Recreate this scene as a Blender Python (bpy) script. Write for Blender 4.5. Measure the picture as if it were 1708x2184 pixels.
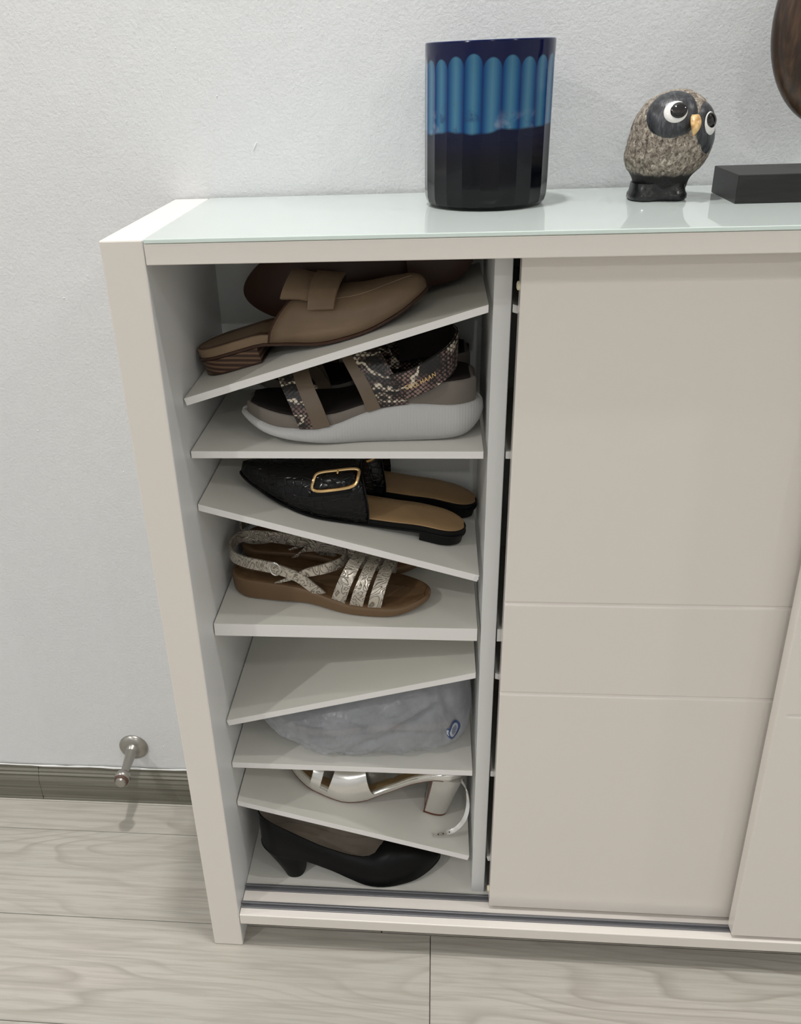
import bpy, bmesh, math, random
from mathutils import Vector, Matrix, noise

random.seed(7)
for o in list(bpy.data.objects):
    bpy.data.objects.remove(o)
scene = bpy.context.scene
COL = scene.collection

# ---------------------------------------------------------------- camera
FPX = 1851.5
cam_data = bpy.data.cameras.new('camera')
cam = bpy.data.objects.new('camera', cam_data)
COL.objects.link(cam)
_c, _s = math.cos, math.sin
YAW, PITCH, ROLL = 0.10398, 0.47371, 0.04059
_Rz = Matrix.Rotation(YAW, 3, 'Z')
_Rx = Matrix.Rotation(-PITCH, 3, 'X')
_Ry = Matrix.Rotation(ROLL, 3, 'Y')
_R = _Rz @ _Rx @ _Ry                      # columns: right, forward, up
right, fwd, up = _R.col[0], _R.col[1], _R.col[2]
M = Matrix(((right[0], up[0], -fwd[0], 0.29873),
            (right[1], up[1], -fwd[1], -0.77052),
            (right[2], up[2], -fwd[2], 1.08130),
            (0, 0, 0, 1)))
cam.matrix_world = M
cam_data.sensor_fit = 'VERTICAL'
cam_data.sensor_height = 24.0
cam_data.lens = FPX / 2184.0 * 24.0
cam_data.shift_x = 99.712 / 2184.0
cam_data.shift_y = -13.394 / 2184.0
cam_data.clip_start = 0.01
scene.camera = cam

# ---------------------------------------------------------------- world, exposure
world = bpy.data.worlds.new('world')
scene.world = world
world.use_nodes = True
world.node_tree.nodes['Background'].inputs[0].default_value = (0.9, 0.95, 1.0, 1)
world.node_tree.nodes['Background'].inputs[1].default_value = 0.3
vs = scene.view_settings
vs.view_transform = 'Standard'
vs.look = 'None'
vs.gamma = 1.0
vs.use_curve_mapping = False
vs.exposure = 0.22

CEIL = 2.60
# ceiling downlights: (x, y, watts)
DOWNLIGHTS = [(0.15, -0.06, 18.0), (-1.55, -0.30, 8.0), (1.95, -0.30, 9.0),
              (-1.50, -1.65, 15.0), (0.40, -1.85, 2.5), (2.20, -1.75, 5.5),
              (-1.40, -3.30, 6.0), (0.45, -3.40, 10.0), (2.30, -3.40, 6.0)]
LIGHT_COL = (1.0, 0.975, 0.945)
for (lx, ly, lw) in DOWNLIGHTS:
    ld = bpy.data.lights.new('downlight_lamp', 'AREA')
    ld.shape = 'DISK'
    ld.size = 0.06 if ly < -.1 else 0.10
    ld.energy = lw
    ld.color = LIGHT_COL
    lo = bpy.data.objects.new('downlight_lamp', ld)
    COL.objects.link(lo)
    lo.location = (lx, ly, CEIL - 0.012)

# ================================================================ helpers
def lerp(a, b, t):
    return a + (b - a) * t

def clamp(v, a=0.0, b=1.0):
    return max(a, min(b, v))

def crv(tab):
    """monotone cubic interpolation of [(x, v)]"""
    xs = [t[0] for t in tab]; ys = [t[1] for t in tab]
    n = len(xs)
    d = [(ys[i+1]-ys[i])/(xs[i+1]-xs[i]) for i in range(n-1)]
    m = [0.0]*n
    m[0] = d[0]; m[-1] = d[-1]
    for i in range(1, n-1):
        m[i] = 0.0 if d[i-1]*d[i] <= 0 else 2*d[i-1]*d[i]/(d[i-1]+d[i])
    def f(x):
        if x <= xs[0]: return ys[0]
        if x >= xs[-1]: return ys[-1]
        i = 0
        while x > xs[i+1]: i += 1
        h = xs[i+1]-xs[i]; t = (x-xs[i])/h
        return ((2*t**3-3*t*t+1)*ys[i] + (t**3-2*t*t+t)*h*m[i]
                + (-2*t**3+3*t*t)*ys[i+1] + (t**3-t*t)*h*m[i+1])
    return f

def spline(pts, n):
    """Catmull-Rom through 3D points, n samples"""
    P = [Vector(p) for p in pts]
    if len(P) == 2:
        return [P[0].lerp(P[1], i/(n-1)) for i in range(n)]
    out = []
    S = len(P)-1
    for k in range(n):
        u = k/(n-1)*S
        i = min(int(u), S-1); t = u-i
        p1, p2 = P[i], P[i+1]
        p0 = P[i-1] if i > 0 else p1*2-p2
        p3 = P[i+2] if i+2 <= S else p2*2-p1
        out.append(0.5*((2*p1)+(-p0+p2)*t+(2*p0-5*p1+4*p2-p3)*t*t+(-p0+3*p1-3*p2+p3)*t**3))
    return out

class MB:
    def __init__(self):
        self.v = []; self.f = []; self.fm = []
    def add(self, vs_, fs, mi=0):
        b = len(self.v)
        self.v += [Vector(p) for p in vs_]
        for q in fs:
            self.f.append([b+i for i in q]); self.fm.append(mi)
        return self
    def box(self, x0, x1, y0, y1, z0, z1, mi=0):
        v = [(x0,y0,z0),(x1,y0,z0),(x1,y1,z0),(x0,y1,z0),(x0,y0,z1),(x1,y0,z1),(x1,y1,z1),(x0,y1,z1)]
        return self.add(v, [(0,3,2,1),(4,5,6,7),(0,1,5,4),(1,2,6,5),(2,3,7,6),(3,0,4,7)], mi)
    def grid(self, rows, closed=False, mi=0):
        """rows: list of equal-length point lists; closed wraps inside each row"""
        m = len(rows[0]); vs_ = [p for r in rows for p in r]; fs = []
        for i in range(len(rows)-1):
            for j in range(m if closed else m-1):
                j2 = (j+1) % m
                fs.append((i*m+j, i*m+j2, (i+1)*m+j2, (i+1)*m+j))
        return self.add(vs_, fs, mi)
    def loft(self, rings, cap=True, mi=0):
        self.grid(rings, True, mi)
        if cap:
            m = len(rings[0])
            for r in (rings[0], rings[-1]):
                c = sum((Vector(p) for p in r), Vector())/m
                self.add(list(r)+[c], [(i, (i+1) % m, m) for i in range(m)], mi)
        return self
    def tube(self, pts, rad, n=10, closed=False, cap=True, mi=0):
        P = [Vector(p) for p in pts]; N = len(P)
        R = rad if isinstance(rad, (list, tuple)) else [rad]*N
        rings = []; prev = None
        for i in range(N):
            a = P[(i-1) % N] if (closed or i > 0) else P[i]
            b = P[(i+1) % N] if (closed or i < N-1) else P[i]
            t = (b-a).normalized()
            if prev is None:
                h = Vector((0,0,1)) if abs(t.z) < .9 else Vector((1,0,0))
                prev = t.cross(h).normalized()
            nrm = (prev - t*prev.dot(t)).normalized(); prev = nrm
            bn = t.cross(nrm)
            rings.append([P[i]+(nrm*math.cos(2*math.pi*k/n)+bn*math.sin(2*math.pi*k/n))*R[i] for k in range(n)])
        if closed:
            rings.append(rings[0]); self.grid(rings, True, mi)
        else:
            self.loft(rings, cap, mi)
        return self
    def revolve(self, prof, n=32, axis='Z', org=(0,0,0), mi=0):
        rings = []
        for (r, h) in prof:
            ring = []
            for k in range(n):
                a = 2*math.pi*k/n; c, s = math.cos(a)*r, math.sin(a)*r
                p = {'Z': (c, s, h), 'Y': (c, h, s), 'X': (h, c, s)}[axis]
                ring.append(Vector(p)+Vector(org))
            rings.append(ring)
        return self.loft(rings, True, mi)
    def ribbon(self, A, B, th, n=24, mi=0):
        a = spline(A, n); b = spline(B, n)
        top = []; bot = []
        for i in range(n):
            t = (a[min(i+1,n-1)]+b[min(i+1,n-1)]) - (a[max(i-1,0)]+b[max(i-1,0)])
            w = b[i]-a[i]
            nn = t.cross(w)
            nn = nn.normalized() if nn.length > 1e-12 else Vector((0,0,1))
            top.append((a[i]+nn*th/2, b[i]+nn*th/2)); bot.append((a[i]-nn*th/2, b[i]-nn*th/2))
        rings = [[top[i][0], top[i][0].lerp(top[i][1],.5), top[i][1], bot[i][1], bot[i][0].lerp(bot[i][1],.5), bot[i][0]] for i in range(n)]
        return self.loft(rings, True, mi)
    def xf(self, fn):
        self.v = [Vector(fn(p)) for p in self.v]; return self

def obj(name, mb, mat, parent=None, smooth=False, bevel=0.0, sharp=None, merge=True, solid=None):
    me = bpy.data.meshes.new(name)
    org = Vector((0,0,0))
    p = parent
    while p is not None:
        org = org + Vector(p.location); p = p.parent
    me.from_pydata([tuple(q-org) for q in mb.v], [], mb.f)
    me.update()
    bm = bmesh.new(); bm.from_mesh(me)
    for f, mi in zip(bm.faces, mb.fm):
        f.material_index = mi
        f.smooth = smooth
    if merge:
        bmesh.ops.remove_doubles(bm, verts=bm.verts, dist=1e-6)
    bmesh.ops.dissolve_degenerate(bm, edges=bm.edges, dist=1e-7)
    bmesh.ops.recalc_face_normals(bm, faces=bm.faces)
    bm.to_mesh(me); bm.free()
    mats = mat if isinstance(mat, (list, tuple)) else [mat]
    for m in mats: me.materials.append(m)
    o = bpy.data.objects.new(name, me)
    COL.objects.link(o)
    if parent is not None: o.parent = parent
    if bevel:
        md = o.modifiers.new('bevel', 'BEVEL'); md.width = bevel; md.segments = 2; md.limit_method = 'ANGLE'
        md.harden_normals = False
    if solid:
        md = o.modifiers.new('solid', 'SOLIDIFY'); md.thickness = solid; md.offset = -1.0
    if smooth:
        me.set_sharp_from_angle(angle=math.radians(sharp if sharp else 42))
    return o

def thing(name, label, cat, loc, group=None):
    o = bpy.data.objects.new(name, None)
    COL.objects.link(o)
    o.empty_display_size = 0.02
    o.location = loc
    o['label'] = label; o['category'] = cat
    if group: o['group'] = group
    return o

def struct(o):
    o['kind'] = 'structure'; return o

# ---------------------------------------------------------------- materials
def srgb(r, g, b):
    f = lambda c: (c/255/12.92) if c/255 <= .04045 else ((c/255+.055)/1.055)**2.4
    return (f(r), f(g), f(b), 1)

class NT:
    def __init__(self, name):
        self.m = bpy.data.materials.new(name); self.m.use_nodes = True
        self.t = self.m.node_tree; self.n = self.t.nodes; self.l = self.t.links
        self.b = self.n['Principled BSDF']
        self._co = None
    def node(self, typ, **kw):
        nd = self.n.new(typ)
        for k, v in kw.items(): setattr(nd, k, v)
        return nd
    def link(self, a, b): self.l.new(a, b)
    def coord(self, scale=(1,1,1), loc=(0,0,0), rot=(0,0,0), kind='Object'):
        if self._co is None: self._co = self.node('ShaderNodeTexCoord')
        mp = self.node('ShaderNodeMapping')
        mp.inputs['Scale'].default_value = scale; mp.inputs['Location'].default_value = loc
        mp.inputs['Rotation'].default_value = rot
        self.link(self._co.outputs[kind], mp.inputs[0]); return mp.outputs[0]
    def noise(self, vec, scale, detail=3, rough=.5, dist=0.0):
        nd = self.node('ShaderNodeTexNoise')
        nd.inputs['Scale'].default_value = scale; nd.inputs['Detail'].default_value = detail
        nd.inputs['Roughness'].default_value = rough; nd.inputs['Distortion'].default_value = dist
        if vec is not None: self.link(vec, nd.inputs['Vector'])
        return nd.outputs['Fac']
    def voronoi(self, vec, scale, feature='F1', out='Distance', rand=1.0):
        nd = self.node('ShaderNodeTexVoronoi', feature=feature)
        nd.inputs['Scale'].default_value = scale; nd.inputs['Randomness'].default_value = rand
        self.link(vec, nd.inputs['Vector']); return nd.outputs[out]
    def wave(self, vec, scale, dist=0, det=2, dscale=1.0, dir_='X', typ='BANDS'):
        nd = self.node('ShaderNodeTexWave', wave_type=typ)
        if typ == 'BANDS': nd.bands_direction = dir_
        nd.inputs['Scale'].default_value = scale; nd.inputs['Distortion'].default_value = dist
        nd.inputs['Detail'].default_value = det; nd.inputs['Detail Scale'].default_value = dscale
        self.link(vec, nd.inputs['Vector']); return nd.outputs['Fac']
    def ramp(self, fac, stops, interp='LINEAR'):
        nd = self.node('ShaderNodeValToRGB'); cr = nd.color_ramp; cr.interpolation = interp
        while len(cr.elements) < len(stops): cr.elements.new(.5)
        for e, (p, c) in zip(cr.elements, stops):
            e.position = p; e.color = c if len(c) == 4 else (*c, 1)
        self.link(fac, nd.inputs[0]); return nd.outputs[0]
    def mix(self, fac, a, b, mode='MIX'):
        nd = self.node('ShaderNodeMix', data_type='RGBA', blend_type=mode)
        for s, v in ((nd.inputs[0], fac), (nd.inputs[6], a), (nd.inputs[7], b)):
            if hasattr(v, 'is_linked') or hasattr(v, 'links'): self.link(v, s)
            else: s.default_value = v
        return nd.outputs[2]
    def math(self, op, a, b=0.0, c=0.0):
        nd = self.node('ShaderNodeMath', operation=op)
        for s, v in zip(nd.inputs, (a, b, c)):
            if hasattr(v, 'links'): self.link(v, s)
            else: s.default_value = v
        return nd.outputs[0]
    def sep(self, vec):
        nd = self.node('ShaderNodeSeparateXYZ'); self.link(vec, nd.inputs[0]); return nd.outputs
    def bump(self, h, strength=.2, dist=.001):
        nd = self.node('ShaderNodeBump'); nd.inputs['Strength'].default_value = strength
        nd.inputs['Distance'].default_value = dist
        self.link(h, nd.inputs['Height']); self.link(nd.outputs[0], self.b.inputs['Normal'])
    def set(self, color=None, rough=None, metal=None, spec=None, coat=None, coat_rough=None, trans=None, ior=None, sheen=None):
        i = self.b.inputs
        def s(k, v):
            if v is None: return
            if hasattr(v, 'links'): self.link(v, i[k])
            else: i[k].default_value = v
        s('Base Color', color); s('Roughness', rough); s('Metallic', metal); s('Specular IOR Level', spec)
        s('Coat Weight', coat); s('Coat Roughness', coat_rough); s('Transmission Weight', trans); s('IOR', ior)
        s('Sheen Weight', sheen)
        return self

def simple(name, color, rough=.5, metal=0.0, spec=.5, coat=None, bump=None):
    t = NT(name); t.set(color, rough, metal, spec, coat)
    if bump:
        t.bump(t.noise(t.coord(), bump[0], 4), bump[1], bump[2])
    return t.m

# wall paint: rolled plaster with a faint orange-peel relief and a few nicks
t = NT('wall_paint')
co = t.coord()
big = t.noise(co, 3.0, 3)
t.set(t.ramp(big, [(.3, (.735,.752,.765)), (.7, (.775,.787,.795))]), .62, 0, .3)
h1 = t.noise(co, 260, 5, .6); h2 = t.noise(t.coord((1,1,.5)), 45, 4, .6)
t.bump(t.math('ADD', h1, t.math('MULTIPLY', h2, 1.6)), .42, .0016)
WALL = t.m

# lacquered cabinet outside
t = NT('cream_lacquer')
co = t.coord()
t.set((.82,.775,.722,1), .34, 0, .45)
t.bump(t.noise(co, 700, 3), .04, .0004)
LACQ = t.m

# melamine inside
t = NT('white_melamine')
co = t.coord()
n = t.noise(co, 5, 3)
t.set(t.ramp(n, [(.3, (.775,.765,.705)), (.7, (.805,.795,.735))]), .42, 0, .4)
t.bump(t.noise(co, 900, 2), .05, .0003)
MELA = t.m

MELA2 = simple('white_carcass', (.76,.765,.76,1), .42, 0, .4, bump=(900,.05,.0003))
EDGE = simple('edge_band', (.87,.86,.845,1), .4)
PVC = simple('back_board', (.74,.755,.745,1), .5)
t = NT('door_lacquer'); co = t.coord()
t.set((.82,.775,.72,1), .17, 0, .5)
t.bump(t.noise(co, 500, 3), .03, .0004)
DOORM = t.m

GLASS_TOP = simple('painted_glass', (.575,.63,.612,1), .035, 0, .6)
GLASS_EDGE = simple('glass_edge_green', (.78,.90,.85,1), .12, 0, .6)
ALU = simple('grey_aluminium', (.235,.235,.25,1), .38, .65)
NICKEL = simple('brushed_nickel', (.40,.385,.355,1), .30, 1.0)
RUBBER = simple('brown_rubber', (.10,.055,.04,1), .6)
CAULK = simple('white_caulk', (.80,.81,.80,1), .6)
NYLON = simple('cream_nylon', (.72,.66,.50,1), .5)

# laminate floor planks: pale greige oak with long grain, arches and knots
def wood_floor():
    t = NT('pale_oak_laminate')
    info = t.node('ShaderNodeObjectInfo')
    rnd = info.outputs['Random']
    base = t._co = t.node('ShaderNodeTexCoord')
    comb = t.node('ShaderNodeCombineXYZ')
    t.link(t.math('MULTIPLY', rnd, 37.0), comb.inputs[0]); t.link(t.math('MULTIPLY', rnd, 91.0), comb.inputs[1])
    add = t.node('ShaderNodeVectorMath', operation='ADD')
    t.link(base.outputs['Object'], add.inputs[0]); t.link(comb.outputs[0], add.inputs[1])
    def mp(s):
        m = t.node('ShaderNodeMapping'); m.inputs['Scale'].default_value = s
        t.link(add.outputs[0], m.inputs[0]); return m.outputs[0]
    # contour lines of a stretched noise field give cathedral grain
    field = t.noise(mp((1.3, 7.5, 1)), 1.0, 2, .4)
    rings = t.math('FRACT', t.math('MULTIPLY', field, 20.0))
    line = t.ramp(rings, [(0.0, (0,0,0)), (.60, (.06,.06,.06)), (.88, (1,1,1)), (1.0, (0,0,0))])
    mask = t.ramp(t.noise(mp((1.6, 5, 1)), 1.3, 3), [(.40, (0,0,0)), (.62, (1,1,1))])
    fine = t.noise(mp((6, 150, 1)), 1.0, 5, .65)
    tone = t.noise(mp((1.5, 9, 1)), 1.0, 3)
    c0 = t.ramp(tone, [(.3, (.46,.44,.392)), (.5, (.502,.48,.43)), (.72, (.54,.50,.456))])
    c1 = t.mix(t.math('MULTIPLY', line, t.math('MULTIPLY_ADD', mask, .55, .10)), c0, (.30,.27,.23,1))
    c2 = t.mix(t.ramp(fine, [(.40, (.45,.45,.45)), (.56, (0,0,0))]), c1, (.33,.30,.26,1))
    t.set(c2, .42, 0, .4)
    t.bump(fine, .10, .0006)
    return t.m
FLOOR = wood_floor()
FLOOR_DARK = simple('plank_joint', (.11,.10,.085,1), .8)

t = NT('grey_baseboard_wood')
v = t.coord((2.5, 40, 260))
n1 = t.noise(v, 1.0, 5, .6)
t.set(t.ramp(n1, [(.3, (.105,.10,.078)), (.5, (.165,.158,.128)), (.72, (.25,.242,.205))]), .5, 0, .4)
t.bump(n1, .15, .0006)
BASEM = t.m

# ================================================================ room shell
WY = 0.258            # face of the wall behind the cabinet
X0, X1, Y0 = -2.4, 3.1, -4.3
mb = MB().box(X0-.1, X1+.1, WY, WY+.12, -.02, CEIL)
wall_back = struct(obj('wall_back', mb, WALL))
# paint flecks and a short drip on the plaster
mb = MB()
random.seed(3)
def fleck(x, z, r, el=1.0, tilt=0.0):
    ring = []
    for (k, hh) in ((1.0, 0.0), (.7, .0006), (.25, .0009)):
        ring.append([Vector((x + math.cos(a*math.pi/4)*r*k*math.cos(tilt) - math.sin(a*math.pi/4)*r*el*k*math.sin(tilt), WY-hh+.0001,
                      z + math.cos(a*math.pi/4)*r*k*math.sin(tilt) + math.sin(a*math.pi/4)*r*el*k*math.cos(tilt))) for a in range(8)])
    mb.loft(ring)
FLK = [(.0975,1.0005,.0012,5,-.5), (.060,1.052,.0011,1.4,0), (-.006,1.157,.0009,1.6,0), (.158,1.150,.0008,1,0), (.30,1.08,.0012,1.3,.3),
       (.295,1.04,.0010,1.2,0), (.318,1.055,.0009,1.3,0), (-.155,.835,.0012,1,0), (-.118,.60,.001,1,.2), (-.225,.66,.0011,1,0), (-.10,.43,.001,2,.4),
       (-.130,.115,.0012,.6,0), (-.045,1.03,.0008,1,0), (.02,1.10,.0007,1,0), (.63,1.16,.0008,1,0), (.44,1.13,.0007,1,0)]
for q in FLK: fleck(*q)
obj('paint_fleck', mb, WALL, wall_back, smooth=True)
struct(obj('wall_left', MB().box(X0-.1, X0, Y0, WY, -.02, CEIL), WALL))
struct(obj('wall_right', MB().box(X1, X1+.1, Y0, WY, -.02, CEIL), WALL))
struct(obj('wall_front', MB().box(X0-.1, X1+.1, Y0-.1, Y0, -.02, CEIL), WALL))
ceiling = struct(obj('ceiling', MB().box(X0-.1, X1+.1, Y0-.1, WY+.12, CEIL, CEIL+.1), WALL))
# floor: dark sub-base with separate planks laid on it
floor = struct(obj('floor', MB().box(X0-.1, X1+.1, Y0-.1, WY, -.03, -.0085), FLOOR_DARK))
PW, PL = 0.1542, 1.215
plank_mesh = None
row = 0
y1 = 0.031 + PW*2
random.seed(11)
while y1 > Y0:
    yc = y1 - PW/2
    j = random.uniform(0, PL) if row-1 not in (0, 1, 2) else {0: .83-.6, 1: .2975, 2: -.12}[row-1]
    x = j - PL*3
    while x < X1 + .1:
        if x + PL > X0 - .1:
            if plank_mesh is None:
                o = obj('plank', MB().box(-PL/2+.0005, PL/2-.0005, -PW/2+.0004, PW/2-.0004, -.0085, 0), FLOOR, floor, bevel=.0006)
                plank_mesh = o.data
            else:
                o = bpy.data.objects.new('plank', plank_mesh); COL.objects.link(o); o.parent = floor
                md = o.modifiers.new('bevel', 'BEVEL'); md.width = .0006; md.segments = 1
            o.location = (x + PL/2, yc, 0)
        x += PL
    y1 -= PW; row += 1

# baseboard with a moulded profile, two lengths butted together
prof = [(.0, 0), (-.0135, 0), (-.0135, .006), (-.0125, .0075), (-.0125, .038), (-.0132, .040), (-.0125, .042), (-.0118, .052), (-.0095, .056),
        (-.0100, .060), (-.0070, .0625), (-.0072, .066), (-.0045, .069), (-.0045, .075), (0, .0755)]
base_root = struct(obj('baseboard_back', MB().box(X0, X1, WY-.0030, WY, .0, .064), BASEM))
for (xa, xb) in ((X0, -.3478), (-.3472, X1)):
    mb = MB(); mb.loft([[Vector((xx, WY+px, pz*.9)) for (px, pz) in prof] for xx in (xa, xb)])
    obj('board', mb, BASEM, base_root, smooth=True, sharp=25)
mb = MB()
random.seed(5)
pts = [(X0 + i*.02, WY-.0035+random.uniform(-.0006,.0006), .0688+random.uniform(-.0007,.0008)) for i in range(int((X1-X0)/.02))]
mb.tube(pts, [random.uniform(.0010,.0019) for _ in pts], 6)
obj('caulk_line', mb, CAULK, base_root, smooth=True)
mb = MB(); mb.tube([(X0, WY-.0142, .0012), (X1, WY-.0142, .0012)], .0013, 6)
obj('caulk_line', mb, simple('floor_caulk', (.52,.50,.44,1), .6), base_root, smooth=True)

# ================================================================ shoe cabinet
H, D, WL = 0.947, 0.2535, 0.040
XR = 1.350
cab = thing('shoe_cabinet', 'cream lacquered shoe cabinet with sliding doors and white glass top, slid open at left', 'cabinet', (0.02, 0.12, 0))
def side(x0, x1):
    pr = [(0,0), (.2425,0), (.2425,.080), (D,.080), (D,H), (0,H)]
    mb = MB(); n = len(pr)
    vs_ = [(x, y, z) for x in (x0, x1) for (y, z) in pr]
    fs = [tuple(range(n)), tuple(range(n, 2*n))] + [(i, (i+1) % n, n+(i+1) % n, n+i) for i in range(n)]
    mb.add(vs_, fs)
    mb.fm[1 if x0 == 0 else 0] = 1
    return obj('side_panel', mb, [LACQ, MELA2], cab, bevel=.0016)
side(0, WL); side(XR-WL, XR)
ZR, ZT = .9246, .9432
obj('top_rail', MB().box(WL+.0006, XR-WL-.0006, 0, .020, ZR, ZT), LACQ, cab, bevel=.0009)
obj('top_board', MB().box(WL+.0006, XR-WL-.0006, .020, D-.004, ZR+.003, ZT), MELA, cab)
g = MB().box(WL+.0012, XR-WL-.0012, -.0006, D-.001, ZT+.0004, H+.0004)
g.fm = [1, 0, 1, 1, 1, 1]
o = obj('glass_top', g, [GLASS_TOP, GLASS_EDGE], cab, bevel=.0006); o['label'] = 'white glass sheet with pale green edge'
obj('bottom_board', MB().box(WL+.0006, XR-WL-.0006, 0, D-.006, .0442, .0620), LACQ, cab, bevel=.0012)
obj('floor_panel', MB().box(WL+.0006, XR-WL-.0006, .0510, D-.006, .0615, .0624), MELA, cab)
obj('back_panel', MB().box(WL-.004, XR-WL+.004, .2497, .2527, .05, ZR+.004), PVC, cab)
SY = .0557
XS = .350
# dividers
DIV = []
x = XS + .0030
for k in range(3):
    obj('divider', MB().box(x, x+.0171, SY-.0012, .2497, .0620, ZR+.003), MELA2, cab, bevel=.0008)
    DIV.append((x, x+.0171)); x += .0171 + .310 + .0030
# aluminium sliding tracks on the bottom board
for (yc) in (.0445, .0165):
    mb = MB()
    mb.box(WL+.0015, XR-WL-.0015, yc-.0055, yc+.0055, .0615, .0630)
    mb.box(WL+.0015, XR-WL-.0015, yc-.0008, yc+.0026, .0630, .0672)
    mb.box(WL+.0015, XR-WL-.0015, yc-.0055, yc-.0040, .0630, .0642)
    obj('sliding_track', mb, ALU, cab, bevel=.0004)
mb = MB().box(WL+.0015, XR-WL-.0015, .046, .049, ZR-.006, ZR+.004)
obj('sliding_track', mb, ALU, cab)

# shelves: (left z, right z, thickness)
SH = {1: (.778,.871,.0082), 2: (.719,.719,.0082), 3: (.656,.5695,.0085), 4: (.498,.498,.0170), 5: (.351,.4355,.0085), 6: (.2815,.2815,.0085), 7: (.2141,.1296,.0085), 8: (.0624,.0624,0)}
def shelf(x0, x1, zl, zr, th):
    a = math.atan2(zr-zl, x1-x0); nx, nz = -math.sin(a), math.cos(a)
    g_ = .0012
    def P(x, z, k): return (x + nx*k, z + nz*k)
    pts = [P(x0+g_, zl, -th), P(x1-g_, zr, -th), (x1-g_, zr), (x0+g_, zl)]
    pts[0] = (x0+g_ + max(0, -nx*-th*0), pts[0][1])
    # keep the ends square to the board
    pts[0] = (x0+g_+ (nx*-th if nx*-th > 0 else 0), zl - nz*th + (0))
    pts[1] = (x1-g_+ (nx*-th if nx*-th < 0 else 0), zr - nz*th)
    mb = MB()
    vs_ = [(p[0], y, p[1]) for y in (SY, .2490) for p in pts]
    mb.add(vs_, [(3,2,6,7),(0,4,5,1),(4,7,6,5),(0,3,7,4),(1,5,6,2)], 0)
    mb.add(vs_, [(0,1,2,3)], 1)
    return obj('shelf', mb, [MELA, EDGE], cab, bevel=.0005)
for k in range(1, 8):
    zl, zr, th = SH[k]
    shelf(WL, XS, zl, zr, th)
for c_ in range(3):
    xa = DIV[c_][1]; xb = DIV[c_+1][0] if c_ < 2 else XR-WL
    for k in range(1, 8):
        zl, zr, th = SH[k]
        if c_ % 2 == 0: zl, zr = zr, zl
        if c_ == 0 and k == 3: continue
        shelf(xa, xb, zl, zr, th)
# shelf pins seen at the ends
pm = MB()
for (x, z) in ((XS-.003, .5655), ):
    pm.revolve([(.0026, SY-.0008), (.0026, SY+.001)], 14, 'Y', org=(x-.0015, 0, z+.0005))
obj('shelf_pin', pm, MELA2, cab)

# doors with two milled grooves
def door(x0, x1, yf, th, z0, z1, inset, tilt, name='sliding_door'):
    gz = [.4300, .5530]; gd, gw = .0022, .0042
    zs = [z0]
    for g_ in gz: zs += [g_-gw, g_-gw*.45, g_+gw*.0, g_+.0004]
    zs.append(z1)
    prof_ = []
    prof_.append((yf, z0))
    for g_ in gz:
        prof_ += [(yf, g_-gw), (yf+gd*.55, g_-gw*.55), (yf+gd, g_-.0006), (yf, g_+.0004)]
    prof_.append((yf, z1))
    mb = MB()
    def strip(xa, xb, pr):
        rows = [[Vector((xx, p[0], p[1])) for p in pr] for xx in (xa, xb)]
        mb.grid(rows)
    flat = [(yf, z) for (y, z) in prof_]
    if inset > 0:
        strip(x0, x0+inset-.003, flat)
        rows = [[Vector((x0+inset-.003, p[0], p[1])) for p in flat], [Vector((x0+inset, p[0], p[1])) for p in prof_]]
        mb.grid(rows)
        strip(x0+inset, x1, prof_)
        e = flat
    else:
        strip(x0, x1, prof_); e = prof_
    n = len(prof_)
    for (xx, ee) in ((x0, e), (x1, prof_)):
        vs_ = [(xx, p[0], p[1]) for p in ee] + [(xx, yf+th, p[1]) for p in ee]
        mb.add(vs_, [(i, i+1, n+i+1, n+i) for i in range(n-1)])
    mb.add([(x0,yf+th,z0),(x1,yf+th,z0),(x1,yf+th,z1),(x0,yf+th,z1)], [(0,1,2,3)])
    mb.add([(x0,yf,z0),(x1,yf,z0),(x1,yf+th,z0),(x0,yf+th,z0)], [(0,1,2,3)])
    mb.add([(x0,yf,z1),(x1,yf,z1),(x1,yf+th,z1),(x0,yf+th,z1)], [(0,1,2,3)])
    if tilt:
        cx_, cz_ = x0, z0
        def rt(p):
            dx, dz = p.x-cx_, p.z-cz_
            return Vector((cx_+dx*math.cos(tilt)+dz*math.sin(tilt), p.y, cz_-dx*math.sin(tilt)*0+dz*math.cos(tilt)))
        mb.xf(rt)
    o = obj(name, mb, DOORM, cab, bevel=.0011)
    return o
d1 = door(.3752, 1.035, .0285, .0160, .0680, ZR+.0035, 0, 0)
d1['label'] = 'cream sliding door with two horizontal grooves, slid open'
d2 = door(.6815, XR-WL-.001, .0030, .0160, .0680, ZR-.0015, .013, math.radians(-1.35))
d2['label'] = 'cream sliding door in front, at the right'
for z in (.893, .093):
    obj('bumper', MB().revolve([(.0024, .3722), (.0042, .3730), (.0042, .3754)], 14, 'X', org=(0, .036, z)), NYLON, d1, smooth=True)
mb = MB().revolve([(.0030, .6812), (.0034, .6818)], 14, 'X', org=(0, .0105, .0835))
obj('screw_cap', mb, NYLON, d2)

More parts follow.
